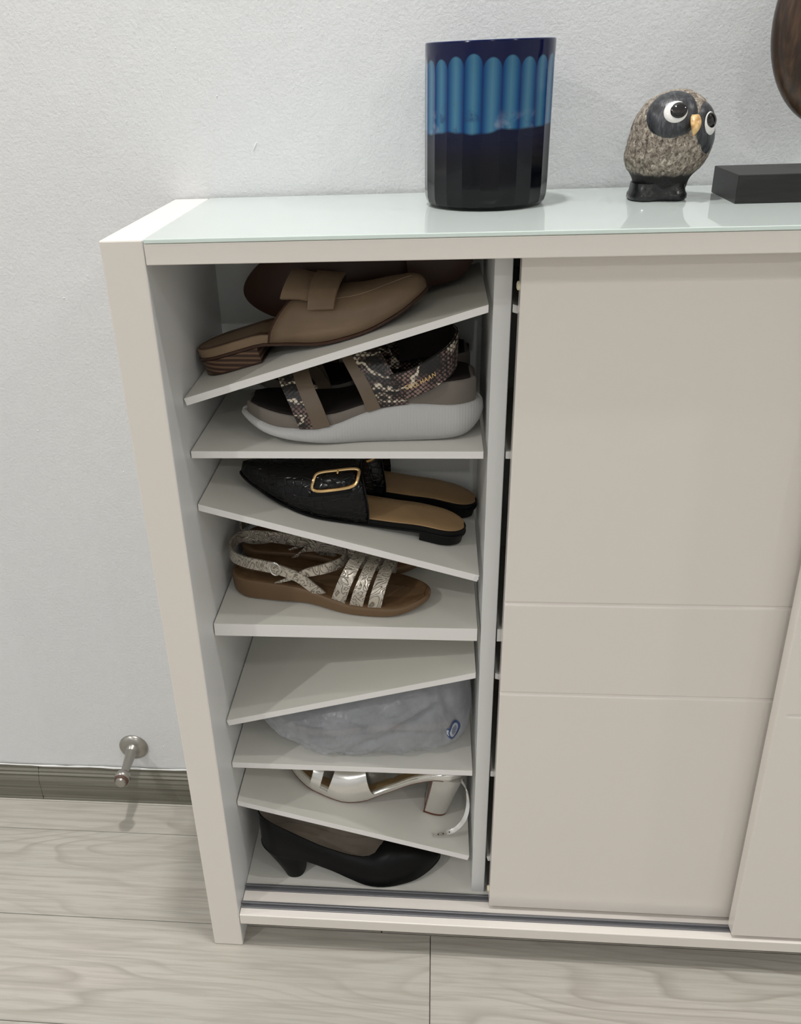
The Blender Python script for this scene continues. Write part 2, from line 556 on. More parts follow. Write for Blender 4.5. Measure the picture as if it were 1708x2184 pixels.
# ================================================================ shoe tools
def frame(k, u0, y0, yaw=0.0, dirn=1, h0=0.0, roll=0.0, pitch=0.0):
    """map shoe coordinates (x heel->toe, -y near side, z up) onto shelf k"""
    zl, zr, _ = SH[k]
    a = math.atan2(zr-zl, XS-WL)
    T = Vector((math.cos(a), 0, math.sin(a))); N = Vector((-math.sin(a), 0, math.cos(a))); Yv = Vector((0,1,0))
    O = Vector((WL, 0, zl))
    cy, sy = math.cos(yaw), math.sin(yaw); cr, sr = math.cos(roll), math.sin(roll); cp, sp = math.cos(pitch), math.sin(pitch)
    def f(p):
        x, y, z = p
        y, z = y*cr - z*sr, y*sr + z*cr
        x, z = x*cp - z*sp, x*sp + z*cp
        xx = x*cy - y*sy; yy = x*sy + y*cy
        return O + T*(u0 + dirn*xx) + Yv*(y0 + yy) + N*(h0 + z + .0007)
    return f

class Foot:
    def __init__(self, L, rows, rh, rt, kh=2.0, kt=2.2):
        self.L = L; self.n = crv([(r[0], r[1]) for r in rows]); self.fr = crv([(r[0], r[2]) for r in rows])
        self.rh, self.rt, self.kh, self.kt = rh, rt, kh, kt
    def cap(self, x):
        c = 1.0
        if x < self.rh: c *= max(0, 1-abs((self.rh-x)/self.rh)**self.kh)**(1/self.kh)
        if x > self.L-self.rt: c *= max(0, 1-abs((x-self.L+self.rt)/self.rt)**self.kt)**(1/self.kt)
        return c
    def yc(self, x): return (self.n(x)+self.fr(x))/2
    def w(self, x): return (self.fr(x)-self.n(x))/2*self.cap(x)
    def xs(self, xa, xb, n=30):
        out = []
        for i in range(n+1):
            t = i/n
            out.append(lerp(xa, xb, (1-math.cos(math.pi*t))/2))
        return out

def slab(ft, xa, xb, layers, n=34, dish=0.0, top_n=4):
    """layers bottom->top: (inset, z function of x)"""
    mb = MB()
    xs = ft.xs(xa, xb, n)
    wref = max(ft.w(x) for x in xs)
    near = []; far = []
    rows = []
    xm = (xa+xb)/2
    for x in xs:
        ring = []
        def edge(sgn, ins, zf):
            xx = xm + (x-xm)*(1-2*ins/(xb-xa))
            ww = ft.w(x)*(1-ins/wref)
            return Vector((xx, ft.yc(x)+sgn*ww, zf(xx)))
        for (ins, zf) in layers: ring.append(edge(-1, ins, zf))
        ins, zf = layers[-1]
        a = edge(-1, ins, zf); b = edge(1, ins, zf)
        for q in range(1, top_n):
            p = a.lerp(b, q/top_n); p.z -= dish*(1-(2*q/top_n-1)**2)
            ring.append(p)
        for (ins, zf) in reversed(layers): ring.append(edge(1, ins, zf))
        rows.append(ring)
    mb.loft(rows)
    return mb

def plus(f, d): return lambda x: f(x)+d

def sec(ft, zs, Hf, e, x, phi, off=0.0):
    """point on the arched section of an upper; phi 0 = near edge, pi = far edge"""
    c, s = math.cos(phi), math.sin(phi)
    w = ft.w(x)+off*ft.cap(x); h = Hf(x)+off
    return Vector((x, ft.yc(x) - w*math.copysign(abs(c)**e, c), zs(x) + h*abs(s)**e))

def vamp(ft, zs, Hf, e, xstart, xend, nphi=28, nx=22, off=0.0, ph0=0.0, ph1=math.pi):
    rows = []
    for i in range(nx+1):
        f = i/nx; f = 1-(1-f)**1.7
        r = []
        for j in range(nphi+1):
            ph = lerp(ph0, ph1, j/nphi)
            x0 = xstart(ph); x1 = xend(ph) if callable(xend) else xend
            r.append(sec(ft, zs, Hf, e, lerp(x0, x1, f), ph, off))
        rows.append(r)
    return MB().grid(rows)

def patch(ft, zs, Hf, e, corner, off, th, nu=14, nv=8):
    """thick patch lying on an upper; corner(u,v)->(x,phi)"""
    top = []; bot = []
    for i in range(nu+1):
        a = []; b = []
        for j in range(nv+1):
            x, ph = corner(i/nu, j/nv)
            a.append(sec(ft, zs, Hf, e, x, ph, off+th)); b.append(sec(ft, zs, Hf, e, x, ph, off))
        top.append(a); bot.append(b)
    mb = MB().grid(top); mb.grid(bot)
    loop = lambda g: g[0] + [r[-1] for r in g[1:]] + list(reversed(g[-1][:-1])) + [r[0] for r in reversed(g[1:-1])]
    mb.grid([loop(top), loop(bot)], True)
    return mb

# ---------------------------------------------------------------- shoe materials
def leather(name, col, rough=.45, grain=900, st=.12, spec=.4):
    t = NT(name); co = t.coord()
    n = t.noise(co, 30, 3)
    c2 = tuple(c*.86 for c in col[:3])
    t.set(t.ramp(n, [(.3, (*c2, 1)), (.7, (*col[:3], 1))]), rough, 0, spec)
    t.bump(t.voronoi(co, grain), st, .0004)
    return t.m
TAN = leather('tan_leather', (.235,.162,.102), .45)
TAN_EDGE = leather('tan_insole_edge', (.27,.185,.11), .5)
INSOLE_BROWN = leather('brown_insole', (.12,.066,.036), .45)
OUTSOLE = leather('dark_brown_outsole', (.060,.026,.015), .42, 500, .05)
t = NT('stacked_heel'); z_ = t.coord((3, 3, 62), rot=(0,.291,0))
n = t.wave(z_, 1.0, 2.0, 2, 1.5, 'Z')
t.set(t.ramp(n, [(.2, (.045,.021,.013)), (.6, (.095,.048,.029)), (.92, (.20,.115,.068))]), .5)
STACK = t.m

t = NT('snakeskin'); co = t.coord((1,1,1))
cells = t.voronoi(t.coord((1,1,1.15), rot=(0,.75,0)), 265, 'F1', 'Distance', .22)
patchn = t.noise(t.coord((1,1,1), (.122,.051,.308)), 30, 2, .5, .6)
patch2 = t.noise(t.coord((1,1,1), (3,1,2)), 34, 2, .5, .3)
scale_c = t.ramp(patch2, [(.40, (.012,.010,.010)), (.47, (.13,.075,.068)), (.62, (.26,.165,.145))])
gap_c = t.mix(t.ramp(cells, [(.34, (0,0,0)), (.50, (1,1,1))]), scale_c, (.006,.005,.005,1))
cream = t.mix(t.ramp(cells, [(.42, (0,0,0)), (.60, (1,1,1))]), (.66,.60,.48,1), (.05,.035,.03,1))
line = t.ramp(t.math('ABSOLUTE', t.math('SUBTRACT', patchn, .5)), [(.024, (1,1,1)), (.038, (0,0,0))])
t.set(t.mix(line, gap_c, cream), .32, 0, .5)
t.bump(cells, .5, -.0008)
SNAKE = t.m
TAUPE = leather('taupe_leather', (.150,.112,.078), .45)
TAUPE_FOAM = simple('taupe_footbed', (.165,.145,.125,1), .6, bump=(600,.1,.0004))
DARK_SUEDE = simple('black_suede', (.016,.013,.012,1), .85, spec=.15, bump=(1200,.3,.0004))
t = NT('white_rubber_midsole'); co = t.coord((105, 6, 6))
n = t.wave(co, 1.0, .6, 2, 1.0, 'X')
t.set((.52,.52,.515,1), .6, 0, .3)
t.bump(n, .22, .0006)
MIDSOLE = t.m

t = NT('black_croc_leather'); co = t.coord((1,1.0,1.3))
v1 = t.voronoi(co, 95, 'DISTANCE_TO_EDGE', 'Distance', .7)
t.set((.004,.004,.0045,1), .17, 0, .3)
t.bump(t.ramp(v1, [(0, (0,0,0)), (.10, (1,1,1))]), .45, .0008)
CROC = t.m
BLACK_LEATHER = leather('black_smooth_leather', (.005,.005,.0052), .36, 700, .08, .16)
BLACK_SOLE = simple('black_sole', (.005,.005,.0055,1), .40, 0, .2)
CAMEL = leather('camel_insole', (.40,.255,.125), .5)
GOLD = simple('polished_gold', (.86,.60,.30,1), .14, 1.0)
BROWN_RUBBER = simple('tan_brown_rubber', (.165,.098,.048,1), .55, bump=(500,.08,.0004))
t = NT('brown_suede_footbed'); co = t.coord()
n = t.noise(co, 28, 4, .6)
t.set(t.ramp(n, [(.3, (.085,.045,.021)), (.55, (.135,.076,.036)), (.75, (.19,.115,.058))]), .8, 0, .2)
t.bump(t.noise(co, 900, 3), .25, .0005)
BROWN_SUEDE = t.m
t = NT('embossed_silver_leather'); co = t.coord()
dn = t.noise(co, 44, 1, .5, 1.6)
w_ = t.math('FRACT', t.math('MULTIPLY', dn, 8.0))
e_ = t.ramp(t.math('ABSOLUTE', t.math('SUBTRACT', w_, .5)), [(.0, (0,0,0)), (.16, (.75,.75,.75)), (.5, (1,1,1))])
t.set(t.mix(e_, (.17,.145,.115,1), (.60,.555,.485,1)), .30, .6, .5)
t.bump(e_, .7, .0007)
EMBOSS = t.m
t = NT('metallic_silver_leather'); co = t.coord()
t.set((.78,.765,.74,1), .20, .9, .5)
t.bump(t.noise(co, 130, 3), .12, .0008)
SILVER = t.m
HEEL_SILVER = simple('silver_heel_satin', (.70,.685,.66,1), .36, .75)
RED_BROWN = simple('red_brown_heel_tip', (.13,.040,.018,1), .45)
GOLD_INSOLE = leather('bronze_insole', (.27,.18,.085), .4)
LINING = leather('grey_beige_lining', (.40,.345,.29), .6)
STITCH = simple('tan_thread', (.36,.26,.175,1), .6)
STEEL = simple('bright_steel', (.75,.74,.72,1), .2, 1.0)

# ================================================================ tan leather mule
MULE = Foot(.258, [(0,-.030,.030),(.05,-.031,.031),(.10,-.034,.033),(.165,-.043,.041),(.21,-.037,.035),(.258,-.026,.024)], .032, .050, 2.0, 2.1)
m_zb = crv([(0,.0165),(.075,.0165),(.10,.0115),(.15,.0012),(.185,.0003),(.225,.006),(.258,.016)])
m_zs = plus(m_zb, .0125)
m_H = crv([(.07,.040),(.10,.041),(.13,.042),(.15,.038),(.174,.0325),(.205,.0250),(.230,.0180),(.247,.0105),(.254,.005),(.258,-.002)])
def tan_mule(name, label, F, base):
    r = thing(name, label, 'shoe', base, 'tan leather mules on the top shelf')
    def put(n, mb, m, par=None, **k): return obj(n, mb.xf(F), m, par or r, **k)
    heel = slab(MULE, .0008, .074, [(.0022, lambda x: 0), (.0006, lambda x: .001), (.0, lambda x: .0165)], 20)
    put('heel', heel, STACK, smooth=True)
    put('heel_cap', slab(MULE, .0004, .0744, [(.0020, lambda x: -.0006), (.0004, lambda x: .0003), (.0004, lambda x: .0016)], 20), OUTSOLE, smooth=True)
    put('outsole', slab(MULE, 0, .258, [(.001, m_zb), (-.0008, plus(m_zb,.001)), (-.0008, plus(m_zb,.0032)), (.0005, plus(m_zb,.0040))]), OUTSOLE, smooth=True)
    put('insole_edge', slab(MULE, 0, .258, [(.0004, plus(m_zb,.0040)), (.0004, plus(m_zb,.0115)), (.0014, plus(m_zb,.0125))]), TAN_EDGE, smooth=True)
    put('insole', slab(MULE, 0, .250, [(.0022, plus(m_zb,.0120)), (.0024, plus(m_zb,.0130))], dish=.001), INSOLE_BROWN, smooth=True)
    xs = lambda ph: .0885 + .046*abs(math.sin(ph))**1.1
    zs_v = plus(m_zb, .0045)
    Hv = plus(m_H, .008)
    up = put('vamp', vamp(MULE, zs_v, Hv, .72, xs, .2578, off=.0008), TAN, smooth=True, solid=.0016)
    edge_pts = [sec(MULE, zs_v, Hv, .72, xs(ph*math.pi/24)+.0003, ph*math.pi/24, .0004) for ph in range(25)]
    put('lining_edge', MB().tube(edge_pts, .0013, 6), OUTSOLE, up, smooth=True)
    # top-line stitching along the back edge and across the apron
    st = MB()
    for q in range(1, 46):
        ph = q*math.pi/46
        a = sec(MULE, zs_v, Hv, .72, xs(ph)+.0035, ph, .0012); b = sec(MULE, zs_v, Hv, .72, xs(ph+.028)+.0035, ph+.028, .0012)
        st.tube([a, b], .00022, 4)
    s_ = put('stitching', st, STITCH, up); s_['kind'] = 'stuff'
    ap = MB().tube([sec(MULE, zs_v, Hv, .72, lerp(.165,.247,q/20), lerp(.95, 1.35, (q/20)**2), .0010) for q in range(21)], .0003, 5)
    put('apron_seam', ap, STITCH, up, smooth=True)
    # keeper band lying along the foot, and the loop crossing it
    def c1(u, v): return (lerp(.117 + .012*math.sin(u*math.pi), .168, v), lerp(.66, 2.40, u))
    Hb = lambda x: Hv(max(x, .130)) + .012 - .20*max(0, x-.135)
    put('keeper_band', patch(MULE, zs_v, Hb, .72, c1, .0016, .0028), TAN, smooth=True)
    def c2(u, v): return (lerp(.1335, .1595, v) + .019*math.sin(lerp(.5, 2.64, u)), lerp(.46, 2.68, u))
    Hc = lambda x: Hv(max(x, .130)) + .009 - .15*max(0, x-.15)
    lp = put('loop', patch(MULE, zs_v, Hc, .72, c2, .0042, .0024), TAN, smooth=True)
    st = MB()
    for v in range(2, 19):
        x, ph = c2(.022, v/20)
        a = sec(MULE, zs_v, Hc, .72, x, ph, .0069); b = sec(MULE, zs_v, Hc, .72, x+.0011, ph, .0069)
        st.tube([a, b], .00022, 4)
    s_ = put('stitching', st, STITCH, lp); s_['kind'] = 'stuff'
    return r
F = frame(1, .0095, .1335, math.radians(-3.0))
tan_mule('leather_mule', 'tan leather mule with a folded strap, right way up on top shelf', F, F((.12,0,0)))
# its pair lies on its side behind, sole towards the room
def side_frame(k, u0, ysole, hc, lean, pitch):
    zl, zr, _ = SH[k]; a = math.atan2(zr-zl, XS-WL)
    T = Vector((math.cos(a),0,math.sin(a))); N = Vector((-math.sin(a),0,math.cos(a))); O = Vector((WL,0,zl))
    cl, sl = math.cos(lean), math.sin(lean); cp, sp = math.cos(pitch), math.sin(pitch)
    def f(p):
        x, y, z = p
        hh = y*cl - z*sl; dd = z*cl + y*sl
        x, hh = x*cp - hh*sp, x*sp + hh*cp
        return O + T*(u0-x) + Vector((0,1,0))*(ysole+dd) + N*(hc+hh)
    return f
F = side_frame(1, .3215, .1735, .0325, math.radians(6), math.radians(6.5))
tan_mule('leather_mule', 'second tan mule lying on its side, dark brown sole facing out', F, F((.12,-.04,.03)))

# ================================================================ platform sandals
PLAT = Foot(.256, [(0,-.034,.034),(.06,-.035,.034),(.115,-.036,.035),(.18,-.044,.042),(.224,-.041,.039),(.256,-.032,.030)], .036, .052, 2.1, 2.2)
p_b = crv([(0,.012),(.02,.004),(.05,.001),(.11,0),(.15,.0),(.19,.003),(.23,.011),(.256,.022)])
p_t = crv([(0,.040),(.03,.040),(.075,.0425),(.10,.040),(.13,.031),(.155,.0225),(.18,.0190),(.21,.020),(.24,.026),(.256,.030)])
p_f = crv([(0,.066),(.03,.066),(.07,.059),(.10,.050),(.13,.041),(.16,.034),(.19,.033),(.23,.039),(.256,.043)])
def platform_sandal(label, F, base):
    r = thing('platform_sandal', label, 'shoe', base, 'snakeskin platform sandals')
    def put(n, mb, m, par=None, **k): return obj(n, mb.xf(F), m, par or r, **k)
    mid = lambda f: (lambda x: p_b(x) + (p_t(x)-p_b(x))*f)
    put('midsole', slab(PLAT, 0, .256, [(.008, p_b), (.0035, plus(p_b,.0008)), (-.001, mid(.22)), (-.003, mid(.5)), (-.002, mid(.8)), (.001, mid(.96)), (.003, p_t)], 44), MIDSOLE, smooth=True, sharp=60)
    put('footbed', slab(PLAT, .004, .253, [(.0035, plus(p_t,-.002)), (.0025, plus(p_t,.001)), (.0025, plus(p_f,-.003)), (.0035, plus(p_f,-.001)), (.006, p_f)], 44), TAUPE_FOAM, smooth=True)
    put('insole', slab(PLAT, .008, .250, [(.0046, plus(p_f,-.001)), (.0050, plus(p_f,.0018)), (.0062, plus(p_f,.0022))], 40, dish=.0012), DARK_SUEDE, smooth=True)
    def arch(x0, x1, lean, zt, ypad, z0f, nname, m, lift=0.0, zh=.6):
        # edges A (heel side) and B (toe side)
        def edge(x):
            z0 = z0f(x)
            yn = PLAT.yc(x)-PLAT.w(x)+ypad; yf = PLAT.yc(x)+PLAT.w(x)-ypad
            return [(x, yn-lift, z0), (x+lean*.30, yn+.001-lift, z0+(zt-z0)*.42), (x+lean*.75, yn*.66, z0+(zt-z0)*.85), (x+lean, 0, zt), (x+lean*.75, yf*.66, z0+(zt-z0)*.85), (x+lean*.30, yf-.001+lift, z0+(zt-z0)*.42), (x, yf+lift, z0)]
        return put(nname, MB().ribbon(edge(x0), edge(x1), .0026, 40), m, smooth=True)
    zlo = plus(p_t, .0005)
    arch(.1590, .1765, .024, .0735, .0010, zlo, 'front_strap_binding', TAUPE, .0006)
    arch(.1740, .1910, .026, .0725, .0010, zlo, 'front_strap', SNAKE)
    arch(.1060, .1195, .032, .0935, .0010, zlo, 'instep_strap_binding', TAUPE, .0008)
    arch(.0770, .1080, .032, .0945, .0010, zlo, 'instep_strap', SNAKE)
    # black hook-and-loop lining of the ankle strap
    lo = [(.0800,-.0400,.0500),(.0650,-.0415,.0555),(.0480,-.0395,.0640),(.0330,-.0270,.0725),(.0265,0,.0780),(.034,.026,.0770),(.058,.035,.072),(.086,.037,.066)]
    hi = [(.0950,-.0390,.0750),(.0740,-.0405,.0815),(.0540,-.0390,.0925),(.0350,-.0275,.1030),(.0262,0,.1095),(.034,.027,.1085),(.058,.036,.100),(.088,.037,.090)]
    an = put('ankle_strap', MB().ribbon(lo, hi, .0030, 48), SNAKE, smooth=True)
    sh = lambda q, d: [(x + d, y*(1-.06), z) for (x, y, z) in q]
    put('strap_lining', MB().ribbon(sh(lo, .001), sh(hi, .001), .0018, 48), DARK_SUEDE, an, smooth=True)
    ed = spline(lo, 48); ed2 = spline(hi, 48)
    put('strap_edge', MB().tube(ed, .0007, 6), BLACK_SOLE, an, smooth=True)
    put('strap_edge', MB().tube(ed2, .0007, 6), BLACK_SOLE, an, smooth=True)
    # gold brand lettering stamped on the strap
    cu = bpy.data.curves.new('txt', 'FONT'); cu.body = 'COLE HAAN'; cu.size = 1.0; cu.space_character = 1.15; cu.offset = .018
    to = bpy.data.objects.new('txt', cu); COL.objects.link(to)
    dg = bpy.context.evaluated_depsgraph_get(); dg.update()
    me = to.evaluated_get(dg).to_mesh()
    vv = [v.co.copy() for v in me.vertices]; ff = [list(p.vertices) for p in me.polygons]
    to.evaluated_get(dg).to_mesh_clear(); bpy.data.objects.remove(to)
    w = max(v.x for v in vv)
    A = spline(lo, 200); B = spline(hi, 200)
    # strap runs from instep (i=0) to heel; text reads left to right seen from outside, toe at left
    def smap(s, tt):
        i = clamp(s)*199; k = min(int(i), 198); f = i-k
        a = A[k].lerp(A[k+1], f); b = B[k].lerp(B[k+1], f)
        tan = (A[min(k+3,199)]+B[min(k+3,199)])-(A[max(k-3,0)]+B[max(k-3,0)])
        nn = tan.cross(b-a).normalized()
        if nn.y > 0: nn = -nn
        return a.lerp(b, tt) + nn*.0019
    S0, S1 = .05, .29
    tx = MB().add([smap(lerp(S0, S1, v.x/w), .36 + v.y*.23) for v in vv], ff)
    put('gold_lettering', tx, GOLD, an, merge=False)
    return r
F = frame(2, .3075, .1162, math.radians(-1.5), -1)
platform_sandal('snakeskin strap sandal on thick white platform sole, front one on second shelf', F, F((.13,0,0)))
F = frame(2, .3045, .2038, math.radians(0.0), -1)
# the pair stands directly behind, one sole width further back
platform_sandal('snakeskin platform sandal half hidden behind its pair on second shelf', F, F((.13,0,0)))

# ================================================================ black croc mules
BM = Foot(.270, [(0,-.028,.028),(.06,-.029,.029),(.12,-.031,.030),(.175,-.040,.036),(.215,-.032,.027),(.245,-.020,.0155),(.270,-.010,.007)], .032, .016, 2.0, 2.0)
b_b = crv([(0,.0105),(.05,.0095),(.09,.0045),(.14,.0002),(.19,.0002),(.23,.004),(.27,.012)])
b_H = crv([(.09,.058),(.13,.056),(.17,.048),(.20,.038),(.23,.025),(.255,.015),(.270,.006)])
def croc_mule(label, F, base):
    r = thing('crocodile_mule', label, 'shoe', base, 'black buckled mules')
    def put(n, mb, m, par=None, **k): return obj(n, mb.xf(F), m, par or r, **k)
    put('heel', slab(BM, .001, .052, [(.0016, lambda x: 0), (.0004, lambda x: .001), (.0004, lambda x: .0098)], 20), BLACK_SOLE, smooth=True)
    put('outsole', slab(BM, 0, .270, [(.001, b_b), (-.0012, plus(b_b,.0008)), (-.0012, plus(b_b,.0030)), (.0005, plus(b_b,.0036)), (.0004, plus(b_b,.0082)), (.0016, plus(b_b,.0090))], 44), BLACK_SOLE, smooth=True)
    put('insole', slab(BM, .001, .262, [(.0020, plus(b_b,.0086)), (.0022, plus(b_b,.0102)), (.003, plus(b_b,.0106))], 40, dish=.0004), CAMEL, smooth=True)
    zs_v = plus(b_b, .0034)
    Hv = plus(b_H, .006)
    xs = lambda ph: .1115 + .026*abs(math.sin(ph))
    up = put('vamp', vamp(BM, zs_v, Hv, .74, xs, .2698, off=.0008), CROC, smooth=True, solid=.0015)
    put('piping', MB().tube([sec(BM, zs_v, Hv, .74, xs(q*math.pi/24)+.0004, q*math.pi/24, .0006) for q in range(25)], .0009, 6), BLACK_SOLE, up, smooth=True)
    # strap across the instep
    def c1(u, v): return (lerp(.144, .182, v), lerp(.36, 2.70, u) + (.5-v)*.12)
    put('strap', patch(BM, zs_v, Hv, .74, c1, .0012, .0018), CROC, smooth=True)
    def c2(u, v): return (lerp(.140, .186, u), lerp(.40, .49, v) + (.5-u)*.18)
    put('keeper', patch(BM, zs_v, Hv, .74, c2, .0032, .0014), BLACK_LEATHER, smooth=True)
    # gold buckle: rounded rectangle bent over the instep
    fr = []
    hx, hp = .0235, .27
    def bq(du, dv, off): return sec(BM, zs_v, Hv, .74, .1610+du, .80 - 4.0*du + dv, off)
    for q in range(48):
        a = 2*math.pi*q/48
        c, s = math.cos(a), math.sin(a)
        k = (abs(c)**5+abs(s)**5)**(-1/5)
        fr.append(bq(hx*c*k, hp*s*k, .0052))
    bk = put('buckle', MB().tube(fr, .0019, 8, closed=True), GOLD, smooth=True)
    put('prong', MB().tube([bq(0, hp*(1.05-.16*q), .0068-.0004*q) for q in range(4)], .0013, 8), GOLD, bk, smooth=True)
    return r
F = frame(3, .3020, .1265, math.radians(0.5), -1)
croc_mule('black crocodile leather mule with gold buckle, front one on third shelf', F, F((.13,0,0)))
F = frame(3, .3185, .2010, math.radians(2.5), -1)
croc_mule('black pointed mule behind its pair, camel insole against divider', F, F((.13,0,0)))

# ================================================================ brown strappy sandals
BS = Foot(.250, [(0,-.031,.031),(.05,-.033,.032),(.10,-.034,.032),(.165,-.045,.042),(.21,-.043,.040),(.25,-.034,.031)], .034, .055, 2.1, 2.2)
s_b = crv([(0,.005),(.03,.0005),(.07,.001),(.10,.003),(.14,.001),(.18,0),(.215,.002),(.25,.009)])
s_t = crv([(0,.0265),(.05,.0255),(.09,.0235),(.13,.0175),(.17,.0125),(.21,.0125),(.25,.017)])
def strappy_sandal(label, F, base, slack=0.0):
    r = thing('strappy_sandal', label, 'shoe', base, 'brown sandals with silver straps')
    def put(n, mb, m, par=None, **k): return obj(n, mb.xf(F), m, par or r, **k)
    put('outsole', slab(BS, 0, .250, [(.004, s_b), (.001, plus(s_b,.001)), (0, plus(s_t,-.004)), (.0005, plus(s_t,-.0015)), (.0022, s_t)], 40), BROWN_RUBBER, smooth=True)
    put('footbed', slab(BS, .002, .248, [(.0032, plus(s_t,-.001)), (.0036, plus(s_t,.0012)), (.0060, plus(s_t,.0018))], 40, dish=.0022), BROWN_SUEDE, smooth=True)
    def band(xn, xt, xf_, w0, wt, zt, nm='toe_strap'):
        def e(s):
            n0 = xn+s*w0; t0 = xt+s*wt; f0 = xf_+s*w0
            yn = BS.yc(n0)-BS.w(n0)+.004; yf = BS.yc(f0)+BS.w(f0)-.004
            return [(n0, yn, s_t(n0)), (lerp(n0,t0,.35), yn*.96, s_t(n0)+(zt)*.45), (lerp(n0,t0,.8), yn*.55, s_t(n0)+zt*.9), (t0, 0, s_t(t0)+zt), (lerp(f0,t0,.8), yf*.55, s_t(f0)+zt*.9), (lerp(f0,t0,.35), yf*.96, s_t(f0)+zt*.45), (f0, yf, s_t(f0))]
        return put(nm, MB().ribbon(e(-.5), e(.5), .0022, 40), EMBOSS, smooth=True)
    band(.146, .166, .150, .017, .0150, .046)
    band(.168, .183, .172, .016, .0145, .042)
    band(.190, .200, .192, .016, .0150, .037)
    def strap(nm, P, W, dirs, th=.0022):
        A = []; B = []
        for p, d in zip(P, dirs):
            p = Vector((p[0], p[1]*(.80 if slack else .90), p[2])); d = Vector(d).normalized()
            A.append(p-d*W/2); B.append(p+d*W/2)
        return put(nm, MB().ribbon(A, B, th, 46), EMBOSS, smooth=True)
    # instep strap: crosses low on the near side, loops over and round to the far side
    strap('instep_strap', [(.066,-.033,.0255),(.084,-.0345,.0345),(.104,-.034,.0440),(.124,-.028,.0480),(.142,-.014,.0505),(.146,.004,.0520),(.134,.020,.0520),(.108,.029,.0480),(.084,.033,.0400),(.070,.033,.0260)],
          .0135, [(.9,0,.5),(.75,0,.8),(.4,0,1),(.2,.1,1),(.1,.2,1),(-.1,.2,1),(-.2,.1,1),(.2,0,1),(.6,0,.8),(.9,0,.4)])
    strap('cross_strap', [(.123,-.0375,.0190),(.112,-.0375,.0275),(.098,-.0365,.0370),(.083,-.0375,.0440),(.070,-.0375,.0475)],
          .0135, [(1,0,.35),(.85,0,.7),(.55,0,.9),(.3,0,1),(.2,0,1)])
    hs = strap('heel_strap', [(p_[0], p_[1], p_[2]-slack*clamp((.06-p_[0])/.05)) for p_ in [(.070,-.0370,.0480),(.050,-.0365,.0500),(.028,-.0340,.0515),(.009,-.025,.0545),(.001,0,.0560),(.009,.025,.0555),(.035,.034,.0530),(.075,.036,.0500),(.108,.033,.0500)]],
          .0150, [(.1,0,1)]*9)
    ring = [(.068+.0065*math.cos(q*math.pi/10), -.0342*(.88 if slack else 1), .0475+.0085*math.sin(q*math.pi/10)) for q in range(20)]
    put('buckle', MB().tube(ring, .0011, 6, closed=True), STEEL, hs, smooth=True)
    return r
F = frame(4, .0085, .1462, math.radians(-9.0))
strappy_sandal('brown sandal with embossed silver straps, front one on fourth shelf', F, F((.12,0,0)))
F = frame(4, .0070, .2112, math.radians(-1.0), 1, .0050, math.radians(6))
strappy_sandal('brown sandal behind its pair, silver straps under the sloping shelf', F, F((.12,0,0)), .014)

# ================================================================ shoe in a plastic bag
t = NT('frosted_plastic'); co = t.coord()
n = t.noise(co, 26, 4, .6)
nt = t.t
t.set((.78,.81,.86,1), .24, 0, .6)
t.bump(t.math('ADD', t.noise(t.coord((1.6,1,.45), rot=(0,.5,0)), 46, 2, .5, 1.6), t.math('MULTIPLY', n, .6)), .30, .004)
tr = t.node('ShaderNodeBsdfTransparent'); tr.inputs[0].default_value = (.94,.95,.97,1)
tl = t.node('ShaderNodeBsdfTranslucent'); tl.inputs[0].default_value = (.80,.82,.85,1)
m1 = t.node('ShaderNodeMixShader'); m1.inputs[0].default_value = .45
m2 = t.node('ShaderNodeMixShader')
t.link(t.b.outputs[0], m1.inputs[1]); t.link(tl.outputs[0], m1.inputs[2])
t.link(t.math('MULTIPLY_ADD', n, .45, .24), m2.inputs[0])
t.link(m1.outputs[0], m2.inputs[1]); t.link(tr.outputs[0], m2.inputs[2])
t.link(m2.outputs[0], t.n['Material Output'].inputs[0])
PLASTIC = t.m
zl6 = SH[6][0]
bag = thing('plastic_shoe_bag', 'translucent white plastic bag wrapped round a shoe on sixth shelf', 'bag', (WL+.17, .140, zl6))
bot = crv([(0,.040),(.02,.026),(.05,.010),(.09,.0022),(.13,.0010),(.20,.0010),(.245,.0025),(.268,.014),(.280,.034)])
top = crv([(0,.046),(.02,.058),(.06,.072),(.12,.087),(.18,.104),(.235,.118),(.262,.117),(.274,.098),(.280,.056)])
yn_ = crv([(0,.108),(.03,.084),(.07,.067),(.12,.0585),(.18,.0605),(.23,.068),(.262,.082),(.274,.100),(.280,.130)])
yf_ = crv([(0,.130),(.03,.165),(.08,.190),(.15,.205),(.22,.205),(.262,.190),(.280,.150)])
mb = MB(); rings = []
NB = 130
